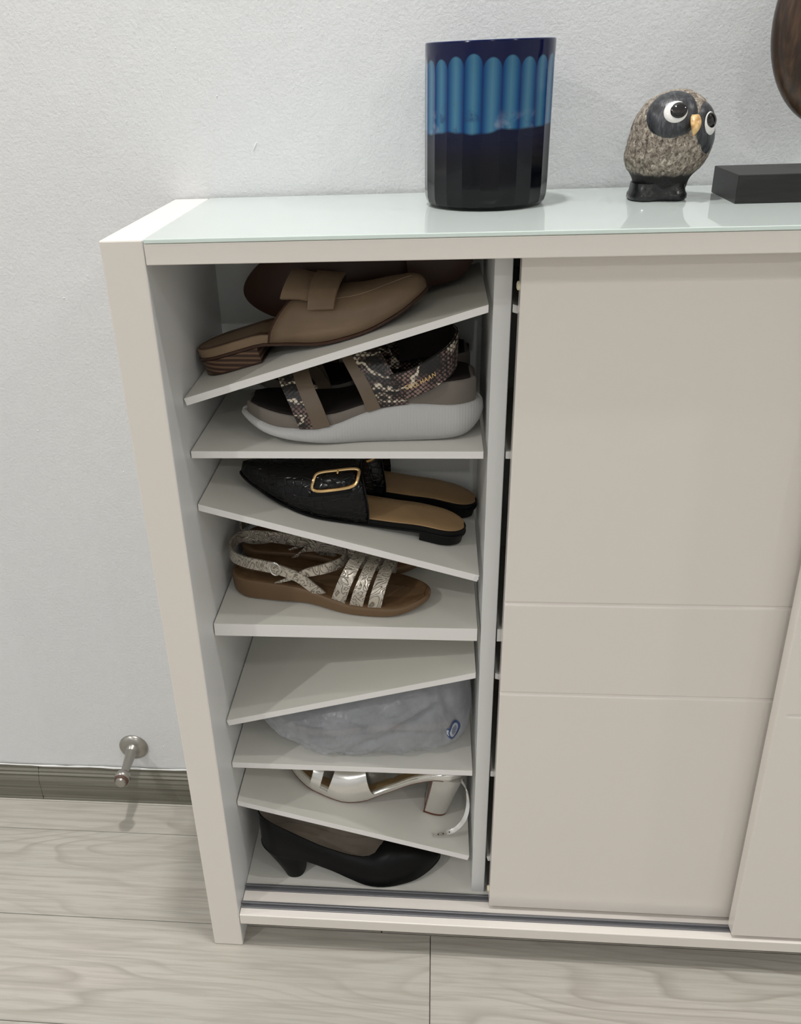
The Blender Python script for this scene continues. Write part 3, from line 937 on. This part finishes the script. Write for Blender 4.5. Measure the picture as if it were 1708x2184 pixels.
for i in range(NB+1):
    uu = lerp(0, .280, (1-math.cos(math.pi*i/NB))/2)
    ring = []
    zb_, zt_, ya, yb = bot(uu), top(uu), yn_(uu), yf_(uu)
    for k in range(104):
        a = 2*math.pi*k/104
        c, s = math.cos(a), math.sin(a)
        e = .60
        y = (ya+yb)/2 - (yb-ya)/2*math.copysign(abs(c)**e, c)
        z = (zb_+zt_)/2 + (zt_-zb_)/2*math.copysign(abs(s)**e, s)
        # gathered pleats at lower left, a long crease falling from upper right
        damp = 1.0
        if c > -.2 and uu > .225: damp = clamp(1-(uu-.225)/.02)*.9+.1
        q = noise.noise(Vector((uu*34, math.sin(a)*1.6, math.cos(a)*1.6)))*.0040*damp
        rg = 1-abs(noise.noise(Vector((uu*26+3, s*2.2+1.7, c*2.2))))*2.6
        if rg > 0: q += .0034*rg**4*damp
        rg = 1-abs(noise.noise(Vector((uu*62+s*14+9, s*1.2+5, c*1.2))))*2.8
        if rg > 0: q += .0022*rg**4*(1.4 if uu < .15 else .7)*damp
        if uu < .14 and s < .1: q += math.sin(uu*420+a*2)*.0012*clamp((.14-uu)/.05)*clamp(.3-s)
        if c > 0:
            zc = lerp(.036, .100, clamp((uu-.13)/.105))
            if .12 < uu < .245:
                dd = z-zc
                q += (.0050*math.exp(-(dd/.0055)**2) - .0055*math.exp(-((dd+.010)/.006)**2))*clamp((uu-.12)/.03)*clamp((.245-uu)/.02)
            dd = uu-(.243+.010*math.sin(z*40))
            if z > .02: q += (.0042*math.exp(-(dd/.0032)**2) - .0042*math.exp(-((dd-.008)/.0045)**2) - .0030*math.exp(-((dd+.008)/.004)**2))*clamp((z-.02)/.02)
        y -= c*q; z += s*q*.6
        z = max(z, .0008)
        z = min(z, .0470+.274*uu*.98+.0065)
        ring.append(Vector((WL+.029+uu, y, zl6+z)))
    rings.append(ring)
mb.loft(rings)
bag_skin = obj('bag_skin', mb, PLASTIC, bag, smooth=True, sharp=80)
# wrapped shoe, only guessed at through the film
WS = Foot(.245, [(0,-.028,.028),(.06,-.030,.03),(.12,-.032,.032),(.17,-.042,.04),(.21,-.036,.034),(.245,-.024,.022)], .03, .045)
w_b = crv([(0,.008),(.08,.008),(.12,.003),(.2,.003),(.245,.012)])
def WF(p): return Vector((WL+.029+.262-p[0], .142+p[1], zl6+.005+p[2]))
SHOE_IN = leather('mauve_grey_leather', (.16,.155,.18), .5)
obj('wrapped_shoe', vamp(WS, w_b, crv([(0,.078),(.06,.07),(.12,.055),(.18,.04),(.22,.03),(.245,.012)]), .7, lambda p: .003, .244).xf(WF), SHOE_IN, bag, smooth=True)
obj('wrapped_sole', slab(WS, 0, .245, [(.0, w_b), (.0, plus(w_b,.010)), (.002, plus(w_b,.011))]).xf(WF), simple('pinkish_sole', (.34,.28,.26,1), .6), bag, smooth=True)
# round blue-rimmed sticker near the right end
BLUE = simple('navy_print', (.035,.065,.19,1), .5)
PAPER = simple('grey_paper', (.50,.53,.58,1), .6)
from mathutils.bvhtree import BVHTree
_bv = BVHTree.FromPolygons([v for v in mb.v], mb.f)
_c0 = _bv.ray_cast(Vector((WL+.029+.2560, .03, zl6+.060)), Vector((.0,1,-.28)).normalized())
_n0 = Vector((.42, -.86, .10)).normalized()
_tx = Vector((0,0,1)).cross(-_n0).normalized()
if _tx.x < 0: _tx = -_tx
_ty = Vector((0,0,1)) - _n0*_n0.z; _ty.normalize()
def on_bag(du, dz, off):
    p = _c0[0] + _tx*du + _ty*dz + _n0*.02
    hit = _bv.ray_cast(p, -_n0)
    q = hit[0] if hit[0] is not None else p-_n0*.02
    return q + _n0*(off+.0006)
def disc_on_bag(r0, r1, off, lobes=0):
    rows = []
    for q in range(5):
        rr = lerp(r0, r1, q/4)
        rows.append([on_bag(rr*(1+.05*math.cos(lobes*a*math.pi/18))*math.cos(a*math.pi/18)*.9, rr*(1+.05*math.cos(lobes*a*math.pi/18))*math.sin(a*math.pi/18)*1.15, off) for a in range(36)])
    return MB().grid(rows, True)
st_ = obj('sticker', disc_on_bag(.0002, .0112, .0006), PAPER, bag, smooth=True)
obj('sticker_ring', disc_on_bag(.0080, .0112, .0009, 0), BLUE, st_, smooth=True)
tl_ = MB()
for q in range(4):
    zz = .0042-.0028*q; L_ = (.0045, .006, .006, .004)[q]
    rows = [[on_bag(lerp(-L_, L_, i/8)*.9, zz+dz, .0010) for i in range(9)] for dz in (.0005, -.0005)]
    tl_.grid(rows)
o = obj('sticker_print', tl_, BLUE, st_); o['kind'] = 'stuff'

# ================================================================ silver block heel sandal
SS = Foot(.238, [(0,-.025,.025),(.05,-.027,.027),(.10,-.029,.028),(.155,-.041,.038),(.195,-.036,.033),(.238,-.024,.022)], .028, .046)
v_b = crv([(0,.072),(.035,.068),(.065,.053),(.095,.026),(.125,.0045),(.155,.0004),(.195,.0025),(.238,.012)])
F = frame(7, .2935, .129, math.radians(2.0), -1)
r = thing('silver_heeled_sandal', 'metallic silver sandal with tall block heel and loose ankle strap', 'shoe', F((.12,0,0)))
def put(n, mb, m, par=None, **k): return obj(n, mb.xf(F), m, par or r, **k)
put('outsole', slab(SS, 0, .238, [(.002, v_b), (.0006, plus(v_b,.0008)), (.0004, plus(v_b,.0022))], 44), RED_BROWN, smooth=True)
plat = put('platform', slab(SS, 0, .238, [(.0006, plus(v_b,.0020)), (-.0006, plus(v_b,.004)), (-.0006, plus(v_b,.0105)), (.0012, plus(v_b,.0120))], 44), SILVER, smooth=True)
put('welt', slab(SS, 0, .238, [(.0020, plus(v_b,.0118)), (.0008, plus(v_b,.0128)), (.0008, plus(v_b,.0145)), (.0024, plus(v_b,.0155))], 44), SILVER, plat, smooth=True)
put('insole', slab(SS, .002, .236, [(.0036, plus(v_b,.0148)), (.0040, plus(v_b,.0162))], 40, dish=.001), GOLD_INSOLE, smooth=True)
# heel: loft between a wide top outline and a smaller foot, flat breast at the front
hr = []
for q in range(11):
    f = q/10; z = lerp(.003, .075, f)
    xb = lerp(.0035, .0000, f); xf_ = lerp(.0365, .0430, f**1.3); hw = lerp(.0190, .0262, f)
    ring = []
    for k in range(25):
        a = math.pi/2 + math.pi*k/24
        ring.append(Vector((xb + (.024 if f < 2 else 0)*(1+math.copysign(abs(math.cos(a))**.75, math.cos(a))), hw*math.copysign(abs(math.sin(a))**.75, math.sin(a)), min(z, v_b(max(xb,.005))+.002))))
    ring += [Vector((xf_, -hw*.96, min(z, v_b(xf_)+.003))), Vector((xf_, hw*.96, min(z, v_b(xf_)+.003)))]
    hr.append(ring)
put('heel', MB().loft(hr), HEEL_SILVER, smooth=True, sharp=35)
tip = [[Vector((p.x, p.y, 0)) for p in hr[0]], [Vector((p.x, p.y, .0034)) for p in hr[0]]]
put('heel_tip', MB().loft(tip), RED_BROWN)
put('breast_edge', MB().ribbon([(.0372,-.0190,.0005),(.0440,-.0256,.066)], [(.0372,-.0165,.0005),(.0440,-.0225,.066)], .0012, 6), RED_BROWN)
v_s = plus(v_b, .0050)
v_H = crv([(.09,.056),(.13,.050),(.17,.042),(.20,.034),(.238,.02)])
def c1(u, v): return (lerp(.112 + .024*math.sin(u*math.pi)**.7, .176 - .004*math.sin(u*math.pi), v), lerp(.04, math.pi-.04, u))
put('vamp_strap', patch(SS, v_s, v_H, .76, c1, .0008, .0018, 30, 10), SILVER, smooth=True)
def c2(u, v): return (lerp(.1870, .2010, v), lerp(.04, math.pi-.04, u))
put('toe_strap', patch(SS, v_s, v_H, .76, c2, .0008, .0016, 30, 4), SILVER, smooth=True)
# heel counter and ankle strap
def c3(u, v):
    return (lerp(.0015, .042, u), v)
ctr = []
for q in range(31):
    s = q/30
    ang = math.pi*(s-.5)
    x = .048*(1-math.cos(ang)**.8) + .0006
    y = (SS.yc(x) + (SS.w(max(x,.004)))*(1 if ang > 0 else -1)*min(1, abs(math.sin(ang))*1.6)) if abs(ang) > 1e-6 else 0
    ctr.append([Vector((x, y, v_b(x)+.006)), Vector((x, y*1.0, v_b(x)+.006+.012*math.cos(ang)**.5 if math.cos(ang) > 0 else v_b(x)+.006))])
put('heel_counter', MB().grid(ctr), SILVER, smooth=True, solid=.0016)
def dang(): 
    P = [(.005,-.020,.075),(-.006,-.024,.064),(-.013,-.032,.046),(-.0125,-.042,.030),(-.004,-.050,.016),(.010,-.054,.0065),(.0225,-.0565,.0030)]
    W = [(.2,.5,.9),(.6,.5,.6),(.85,.4,.3),(.85,.45,.3),(.6,.7,.4),(.4,.9,.15),(.38,.92,.1)]
    A = []; B = []
    for p, d in zip(P, W):
        p = Vector(p); d = Vector(d).normalized()*.0029; A.append(p-d); B.append(p+d)
    return A, B
A, B = dang()
an = put('ankle_strap', MB().ribbon(A, B, .0016, 40), SILVER, smooth=True)
hm = MB()
a_, b_ = spline(A, 60), spline(B, 60)
for q in (44, 49, 54):
    c = (a_[q]+b_[q])/2
    tdir = (a_[q+1]+b_[q+1]-a_[q-1]-b_[q-1]).normalized(); wd = (b_[q]-a_[q]).normalized(); nn = tdir.cross(wd).normalized()
    if nn.z < 0: nn = -nn
    rg = lambda r_, h_: [c + tdir*math.cos(k*math.pi/5)*r_ + wd*math.sin(k*math.pi/5)*r_ + nn*h_ for k in range(10)]
    hm.loft([rg(.0009, .0002), rg(.0009, .0011)])
o = put('strap_hole', hm, BLACK_SOLE, an); o['kind'] = 'stuff'

# ================================================================ black pumps
PU = Foot(.250, [(0,-.027,.027),(.05,-.031,.030),(.10,-.032,.031),(.165,-.043,.041),(.205,-.038,.036),(.25,-.026,.024)], .034, .052)
u_b = crv([(0,.050),(.03,.047),(.06,.0410),(.09,.026),(.12,.010),(.15,.0012),(.175,.0003),(.21,.004),(.25,.014)])
u_top = crv([(0,.109),(.03,.096),(.06,.0765),(.09,.0575),(.12,.0460),(.145,.0425),(.165,.0465),(.175,.0515),(.185,.054),(.205,.050),(.23,.041),(.25,.020)])
def pump(label, F, base):
    r = thing('black_pump', label, 'shoe', base, 'black leather pumps on the cabinet floor')
    def put(n, mb, m, par=None, **k): return obj(n, mb.xf(F), m, par or r, **k)
    put('outsole', slab(PU, 0, .250, [(.0016, u_b), (-.0008, plus(u_b,.0010)), (-.0008, plus(u_b,.0030)), (.0010, plus(u_b,.0040))], 44), BLACK_SOLE, smooth=True)
    zs_ = plus(u_b, .0030)
    phm = crv([(0,.92),(.12,.92),(.145,1.02),(.160,1.22),(.172,math.pi/2),(.25,math.pi/2)])
    def Hf(x):
        return (u_top(x)-zs_(x))/(math.sin(phm(x))**.62)
    def half(sgn, off, cut):
        rows = []
        N = 46
        for i in range(N+1):
            t_ = i/N; x = lerp(.0002, .2498, (1-math.cos(math.pi*t_))/2)
            r_ = []
            for j in range(15):
                ph = phm(x)*j/14*(1-cut)
                p = sec(PU, zs_, Hf, .62, x, ph, off)
                if sgn > 0: p = Vector((p.x, 2*PU.yc(x)-p.y, p.z))
                r_.append(p)
            rows.append(r_)
        return rows
    mb = MB().grid(half(-1, .0008, 0)); mb.grid(half(1, .0008, 0))
    up = put('upper', mb, BLACK_LEATHER, smooth=True, sharp=70)
    mb = MB().grid(half(-1, -.0010, .004)); mb.grid(half(1, -.0010, .004))
    put('lining', mb, LINING, smooth=True, sharp=70)
    put('insole', slab(PU, .002, .240, [(.0014, plus(u_b,.0040)), (.0018, plus(u_b,.0052))], 36), LINING, smooth=True)
    tl = [g_[-1] for g_ in half(-1, .0002, 0) if g_[-1].x < .172] ; tf = [g_[-1] for g_ in half(1, .0002, 0) if g_[-1].x < .172]
    put('topline_binding', MB().tube(list(reversed(tl)) + tf[1:], .0011, 6), BLACK_LEATHER, up, smooth=True)
    # flared block heel, leaning forward
    hr = []
    for q in range(11):
        f = q/10
        xb = lerp(.0290, .0004, f**1.15); xe = lerp(.0600, .0640, f); hw = lerp(.0230, .0268, f**1.2)
        ring = []
        for k in range(32):
            a = 2*math.pi*k/32
            x = (xb+xe)/2 + (xe-xb)/2*math.copysign(abs(math.cos(a))**.8, math.cos(a))
            y = hw*math.copysign(abs(math.sin(a))**.9, math.sin(a))
            z = lerp(0, u_b(x)+.002, f)
            ring.append(Vector((x, y, z)))
        hr.append(ring)
    put('heel', MB().loft(hr), BLACK_SOLE, smooth=True)
    return r
F = frame(8, .0210, .0830, math.radians(4.6))
pump('black leather pump with block heel, front one on cabinet floor', F, F((.12,0,0)))
F = frame(8, .0060, .1830, math.radians(1.0))
pump('black pump mostly hidden behind its pair at the cabinet bottom', F, F((.12,0,0)))

# ================================================================ blue glass vase
VX, VY, VZ, VR, VH = .3482, .1660, H+.0006, .0612, .1455
t = NT('cased_blue_glass'); co = t.coord()
s = t.sep(co)
ang = t.math('ARCTAN2', s[1], s[0])
NF = 22
fl = t.math('FRACT', t.math('ADD', t.math('MULTIPLY', ang, NF/(2*math.pi)), 50.0))
ce = t.math('ABSOLUTE', t.math('MULTIPLY_ADD', fl, 2.0, -1.0))          # 0 mid flute, 1 at ridge
# arched flute tops
archz = t.math('MULTIPLY_ADD', t.math('SQRT', t.math('SUBTRACT', 1.0, t.math('MULTIPLY', ce, ce))), .011, .123)
cellid = t.math('FLOOR', t.math('ADD', t.math('MULTIPLY', ang, NF/(2*math.pi)), 50.0))
wn = t.node('ShaderNodeTexWhiteNoise', noise_dimensions='1D'); t.link(cellid, wn.inputs['W'])
archz = t.math('ADD', archz, t.math('MULTIPLY_ADD', wn.outputs[0], .005, -.003))
upmask = t.math('MULTIPLY', t.math('SUBTRACT', archz, s[2]), 700.0)
upmask = t.math('MINIMUM', t.math('MAXIMUM', upmask, 0.0), 1.0)
lowz = t.math('MULTIPLY_ADD', t.noise(t.coord((1,1,.2)), 22, 2), .018, .0605)
lowm = t.math('MINIMUM', t.math('MAXIMUM', t.math('MULTIPLY', t.math('SUBTRACT', s[2], lowz), 420.0), 0.0), 1.0)
blue = t.ramp(ce, [(0.0, (.062,.175,.265)), (.35, (.035,.135,.245)), (.75, (.005,.066,.190)), (1.0, (.002,.020,.105))])
hz = t.noise(t.coord(), 60, 4, .6)
blotz = t.math('MULTIPLY', t.ramp(hz, [(.55, (0,0,0)), (.66, (1,1,1))]), t.ramp(s[2], [(.065, (0,0,0)), (.072, (1,1,1)), (.086, (1,1,1)), (.096, (0,0,0))]))
blue = t.mix(t.math('MULTIPLY', blotz, .55), blue, (.010,.030,.11,1))
pale = t.math('MULTIPLY', t.ramp(t.noise(t.coord((1,1,1), (5,2,1)), 48, 3), [(.58, (0,0,0)), (.68, (1,1,1))]), t.ramp(s[2], [(.064, (0,0,0)), (.068, (1,1,1)), (.078, (1,1,1)), (.088, (0,0,0))]))
blue = t.mix(t.math('MULTIPLY', pale, .5), blue, (.24,.29,.36,1))
navy = (.0025,.0050,.042,1)
c1_ = t.mix(upmask, navy, blue)
low = t.ramp(s[2], [(.0, (.0015,.0018,.0022)), (.045, (.0015,.0022,.0055)), (.066, (.002,.004,.024))])
t.set(t.mix(lowm, low, c1_), .13, 0, .28, .05, .04)
VASE_OUT = t.m
VASE_IN = simple('navy_glass_inside', (.012,.035,.12,1), .08)
vase = thing('glass_vase', 'blue and navy fluted glass vase standing on white glass top', 'vase', (VX, VY, VZ))
rings = []
NA = NF*10
for (z, sc, fd) in [(0, .90, 0), (.0012, .93, .3), (.004, .968, .6), (.009, .992, 1), (.02, 1, 1), (.05, 1, 1), (.08, 1, 1), (.11, 1, 1), (.120, 1, 1), (.126, 1, .8), (.130, 1, .45), (.134, 1, .12), (.137, 1, 0), (.1445, 1, 0), (VH, .995, 0)]:
    ring = []
    for k in range(NA):
        a = 2*math.pi*k/NA
        f = (k % 10)/10.0; ce_ = abs(2*f-1)
        rr = VR*sc*(1 - .014*fd*(1-ce_**2))
        ring.append(Vector((VX+math.cos(a)*rr, VY+math.sin(a)*rr, VZ+z)))
    rings.append(ring)
mb = MB().grid(rings, True)
c = Vector((VX, VY, VZ)); mb.add(list(rings[0])+[c], [(i, (i+1) % NA, NA) for i in range(NA)])
obj('outer_wall', mb, VASE_OUT, vase, smooth=True, sharp=16)
ins = []
for (rr, z) in [(VR*.995, VH), (VR*.985, VH+.0004), (VR*.935, VH-.0004), (VR*.925, VH-.002), (VR*.92, .02), (VR*.85, .012), (.001, .012)]:
    ins.append([Vector((VX+math.cos(2*math.pi*k/96)*rr, VY+math.sin(2*math.pi*k/96)*rr, VZ+z)) for k in range(96)])
obj('inner_wall', MB().grid(ins, True), VASE_IN, vase, smooth=True)

# ================================================================ owl figurine
OX, OY, OZ = .5225, .1660, H+.0006
t = NT('rough_owl_plumage'); co = t.coord()
n1 = t.noise(t.coord((1,1,.8)), 260, 4, .7, .6); n2 = t.noise(t.coord((1,1,.7), (4,2,1)), 420, 3, .7)
s = t.sep(co)
c_ = t.ramp(n1, [(.32, (.030,.022,.017)), (.42, (.17,.135,.105)), (.53, (.32,.275,.225)), (.68, (.62,.56,.46))])
c_ = t.mix(t.ramp(n2, [(.33, (.8,.8,.8)), (.43, (0,0,0))]), c_, (.020,.014,.011,1))
lo_ = t.ramp(t.math('ADD', s[2], t.math('MULTIPLY', t.noise(t.coord(), 120, 3), .010)), [(.0275, (1,1,1)), (.0330, (0,0,0))])
c_ = t.mix(lo_, c_, (.010,.009,.009,1))
t.set(c_, .55, 0, .4)
t.bump(t.math('ADD', n1, n2), .8, .0018)
OWL = t.m
t = NT('slate_feather_glaze'); co = t.coord((1,.5,.5), rot=(0,.6,0))
n = t.noise(t.coord((1.4,1,.35), rot=(0,.7,0)), 190, 3, .6, .6)
t.set(t.ramp(n, [(.3, (.012,.012,.014)), (.52, (.030,.032,.037)), (.68, (.085,.09,.10))]), .34, 0, .5)
t.bump(n, .5, .0009)
SLATE = t.m
EYE_W = simple('eye_white', (.82,.80,.77,1), .12)
EYE_B = simple('eye_black', (.004,.003,.003,1), .04, spec=.7)
EYE_R = simple('eye_rim', (.38,.34,.22,1), .3)
t = NT('amber_beak'); n = t.noise(t.coord(), 180, 3)
t.set(t.ramp(n, [(.35, (.36,.18,.06)), (.55, (.68,.43,.18)), (.7, (.80,.58,.30))]), .3, 0, .5)
BEAK = t.m
OWLBLK = simple('black_glaze', (.010,.010,.0105,1), .28, bump=(160, .5, .0015))
owl = thing('owl_figurine', 'small ceramic owl with tilted dark face, big eyes and speckled body', 'figurine', (OX, OY, OZ))
# (z, cx offset, rx, ry, cy offset)
prof_ = [(.010,-.003,.0250,.021,0),(.018,-.003,.0270,.0225,0),(.0245,-.0025,.0305,.0265,0),(.033,-.001,.0355,.031,0),(.042,.0005,.0385,.034,0),(.052,.0015,.0392,.035,0),
         (.062,.0020,.0382,.0345,0),(.070,.0025,.0368,.0335,0),(.078,.0030,.0340,.0315,0),(.085,.0035,.0295,.028,0),(.091,.0042,.0230,.0225,0),(.0955,.0050,.0148,.015,0),(.0980,.0056,.0070,.007,0),(.0986,.006,.001,.001,0)]
f_cx = crv([(p[0], p[1]) for p in prof_]); f_rx = crv([(p[0], p[2]) for p in prof_]); f_ry = crv([(p[0], p[3]) for p in prof_])
def owl_pt(th, z, off=0.0):
    k = 1+off/max(f_rx(z), .004)
    return Vector((OX+f_cx(z)+math.sin(th)*f_rx(z)*k, OY-math.cos(th)*f_ry(z)*k, OZ+z+off*.3*clamp((z-.06)/.04)))
rings = []
zs_ = [lerp(.010, .0986, 1-(1-i/46)**1.35) for i in range(47)]
for z in zs_:
    ring = []
    for k in range(64):
        a = 2*math.pi*k/64
        p = owl_pt(a, z)
        d = noise.noise(p*220)*.0011 + noise.noise(p*90)*.0010
        # folded wings at the sides
        wg = math.exp(-((abs(((a+math.pi) % (2*math.pi))-math.pi)-1.55)/.35)**2)*clamp((z-.022)/.01)*clamp((.062-z)/.02)*.0022
        p = owl_pt(a, z, d*clamp((z-.018)/.01)+wg)
        ring.append(p)
    rings.append(ring)
obj('body', MB().loft(rings), OWL, owl, smooth=True, sharp=80)
# dark foot block with two lobed feet
rings = []
for (z, k) in [(0, .94), (.0015, 1.0), (.005, 1.0), (.008, .94), (.0115, .92), (.016, .90)]:
    ring = []
    for q in range(64):
        a = 2*math.pi*q/64
        c, s = math.cos(a), math.sin(a)
        e = 3.0; kk = (abs(c)**e+abs(s)**e)**(-1/e)
        rx = .0280*k; ry = .0215*k
        lobe = 0.0
        if s < 0:
            lobe = .0030*math.exp(-((c*kk-.62)/.30)**2)+.0030*math.exp(-((c*kk+.62)/.30)**2) - .0014*math.exp(-(c*kk/.25)**2)
            lobe *= clamp((.012-z)/.006)
            lobe += .0007*math.sin(c*kk*26)*clamp((.010-z)/.006)
        ring.append(Vector((OX-.0055+rx*c*kk, OY-.0015+(ry*s*kk) - lobe, OZ+z)))
    rings.append(ring)
obj('feet', MB().loft(rings), OWLBLK, owl, smooth=True, sharp=70)
# face discs
def disc(th0, z0, rt_, rz_, tilt, off, nm, m, dome=0.0, nr=10, na=40, par=None, edge=.0):
    rows = []
    for i in range(nr+1):
        f = i/nr
        row_ = []
        for k in range(na):
            a = 2*math.pi*k/na
            du, dv = math.cos(a)*f*rt_, math.sin(a)*f*rz_
            uu = du*math.cos(tilt)-dv*math.sin(tilt); vv = du*math.sin(tilt)+dv*math.cos(tilt)
            z = clamp(z0+vv, .012, .0972)
            th = th0 + uu/max(f_rx(z), .018)
            o_ = off + dome*math.sqrt(max(0, 1-f*f)) - (off+.0012)*(f**8)*(1 if edge else 0)
            row_.append(owl_pt(th, z, o_))
        rows.append(row_)
    return obj(nm, MB().grid(rows, True), m, par or owl, smooth=True, sharp=85)
THL, ZL_, THR, ZR_ = math.radians(-11), .0800, math.radians(50), .0690
disc(math.radians(-17), .0785, .0275, .0212, math.radians(-14), .0012, 'face_disc', SLATE, .0010, edge=1)
disc(math.radians(58), .0645, .0245, .0240, math.radians(-14), .0012, 'face_disc', SLATE, .0010, edge=1)
for (th, z, rt_, rz_, dx, dz) in ((THL, ZL_, .0102, .0088, .0024, .0012), (THR, ZR_, .0098, .0100, -.0014, .0026)):
    rim = disc(th, z, rt_*1.07, rz_*1.07, math.radians(-14), .0020, 'eye_rim', EYE_R, .0012, 6, edge=1)
    disc(th, z, rt_, rz_, math.radians(-14), .0022, 'eye_white', EYE_W, .0022, 8, par=rim)
    disc(th+dx/.034, z+dz, .0070, .0066, 0, .0036, 'pupil', EYE_B, .0030, 10, par=rim)
# hooked beak
bt = owl_pt(math.radians(19), .0775, .0015); bb = owl_pt(math.radians(14.5), .0595, .0042)
rings = []
for i in range(13):
    f = i/12
    ctr = bt.lerp(bb, f); out = Vector((math.sin(.31), -math.cos(.31), 0))
    ctr = ctr + out*(.0040*math.sin(f*math.pi*.8))
    w = .0052*math.sin(math.pi*(.12+.88*f)**.75)**.8 if f < 1 else .0003
    w = max(w, .0003)
    sx = Vector((math.cos(.31), math.sin(.31), 0))
    rings.append([ctr + sx*(w*math.cos(2*math.pi*k/16)) + out*(w*.75*math.sin(2*math.pi*k/16)) for k in range(16)])
obj('beak', MB().loft(rings), BEAK, owl, smooth=True)

# ================================================================ wooden sculpture on a black plinth
t = NT('dark_turned_wood')
v = t.coord((1,1,.22), rot=(0,.12,0))
n = t.noise(v, 42, 5, .6, 1.4); n2 = t.noise(t.coord((1,1,.1)), 300, 3)
t.set(t.mix(t.ramp(n2, [(.45, (0,0,0)), (.6, (.4,.4,.4))]), t.ramp(n, [(.30, (.008,.005,.004)), (.48, (.040,.021,.012)), (.60, (.085,.046,.024)), (.74, (.15,.09,.048))]), (.012,.008,.006,1)), .3, 0, .5)
WOOD = t.m
t = NT('black_ebonised_wood'); n = t.noise(t.coord((6,60,60)), 4, 4)
t.set(t.ramp(n, [(.35, (.012,.0118,.0112)), (.7, (.022,.0212,.020))]), .42, 0, .4)
t.bump(n, .15, .0005)
EBON = t.m
BX0, BX1, BY0, BY1, BZ = .5797, .7850, .1180, .1985, H+.0006
scu = thing('wooden_sculpture', 'dark brown wooden oval sculpture on a black rectangular plinth', 'sculpture', (.682, .158, BZ))
obj('plinth', MB().box(BX0, BX1, BY0, BY1, BZ, BZ+.0255), EBON, scu, bevel=.0008)
obj('pin', MB().tube([(.683, .158, BZ+.024), (.683, .158, BZ+.075)], .006, 16), EBON, scu, smooth=True)
rings = []
CX, CZ, RA, RB, RD = .6828, 1.0985, .0815, .0935, .0230
for i in range(41):
    f = i/40; a = math.pi*f
    zz = CZ - RB*math.cos(a); rx = max(RA*math.sin(a)**.92, .0006); ry = max(RD*math.sin(a)**.6, .0006)
    ring = []
    for k in range(48):
        b = 2*math.pi*k/48
        c, s = math.cos(b), math.sin(b)
        # rounded lens section with a narrow chamfered rim
        x = rx*c; y = ry*math.copysign(abs(s)**.75, s)
        if abs(c) > .94: y *= .9
        ring.append(Vector((CX+x, .158+y, zz)))
    rings.append(ring)
obj('wooden_oval', MB().loft(rings), WOOD, scu, smooth=True, sharp=60)

# ================================================================ door stop on the wall
DX, DZ = -.1795, .1125
ds = thing('door_stop', 'brushed nickel door stop with ball end screwed to the wall', 'door stop', (DX, WY, DZ))
obj('rose', MB().revolve([(.0236, WY), (.0236, WY-.0018), (.0215, WY-.0045), (.0165, WY-.0072), (.0122, WY-.0085), (.0118, WY-.0100), (.0105, WY-.0125), (.0085, WY-.0160)], 40, 'Y', (DX, 0, DZ)), NICKEL, ds, smooth=True)
BY_ = WY-.0680
def axp(f): return Vector((DX+.004*f, lerp(WY-.012, BY_, f), DZ+.0005*f))
arm = MB().tube([axp(i/12) for i in range(13)], [lerp(.0098, .0056, (i/12)**.55) for i in range(13)], 24)
obj('arm', arm, NICKEL, ds, smooth=True)
cb = axp(1.0)
hd = obj('ball', MB().revolve([(.0005, BY_+.0100), (.0070, BY_+.0090), (.0112, BY_+.0050), (.0126, BY_), (.0120, BY_-.0036), (.0106, BY_-.0050), (.0006, BY_-.0051)], 32, 'Y', (cb.x, 0, cb.z)), NICKEL, ds, smooth=True)
obj('buffer', MB().revolve([(.0102, BY_-.0046), (.0110, BY_-.0056), (.0107, BY_-.0078), (.0084, BY_-.0100), (.0004, BY_-.0108)], 32, 'Y', (cb.x, 0, cb.z)), RUBBER, hd, smooth=True)
obj('buffer_cap', MB().revolve([(.0086, BY_-.0094), (.0074, BY_-.0128), (.0004, BY_-.0142)], 32, 'Y', (cb.x, 0, cb.z)), NICKEL, hd, smooth=True)
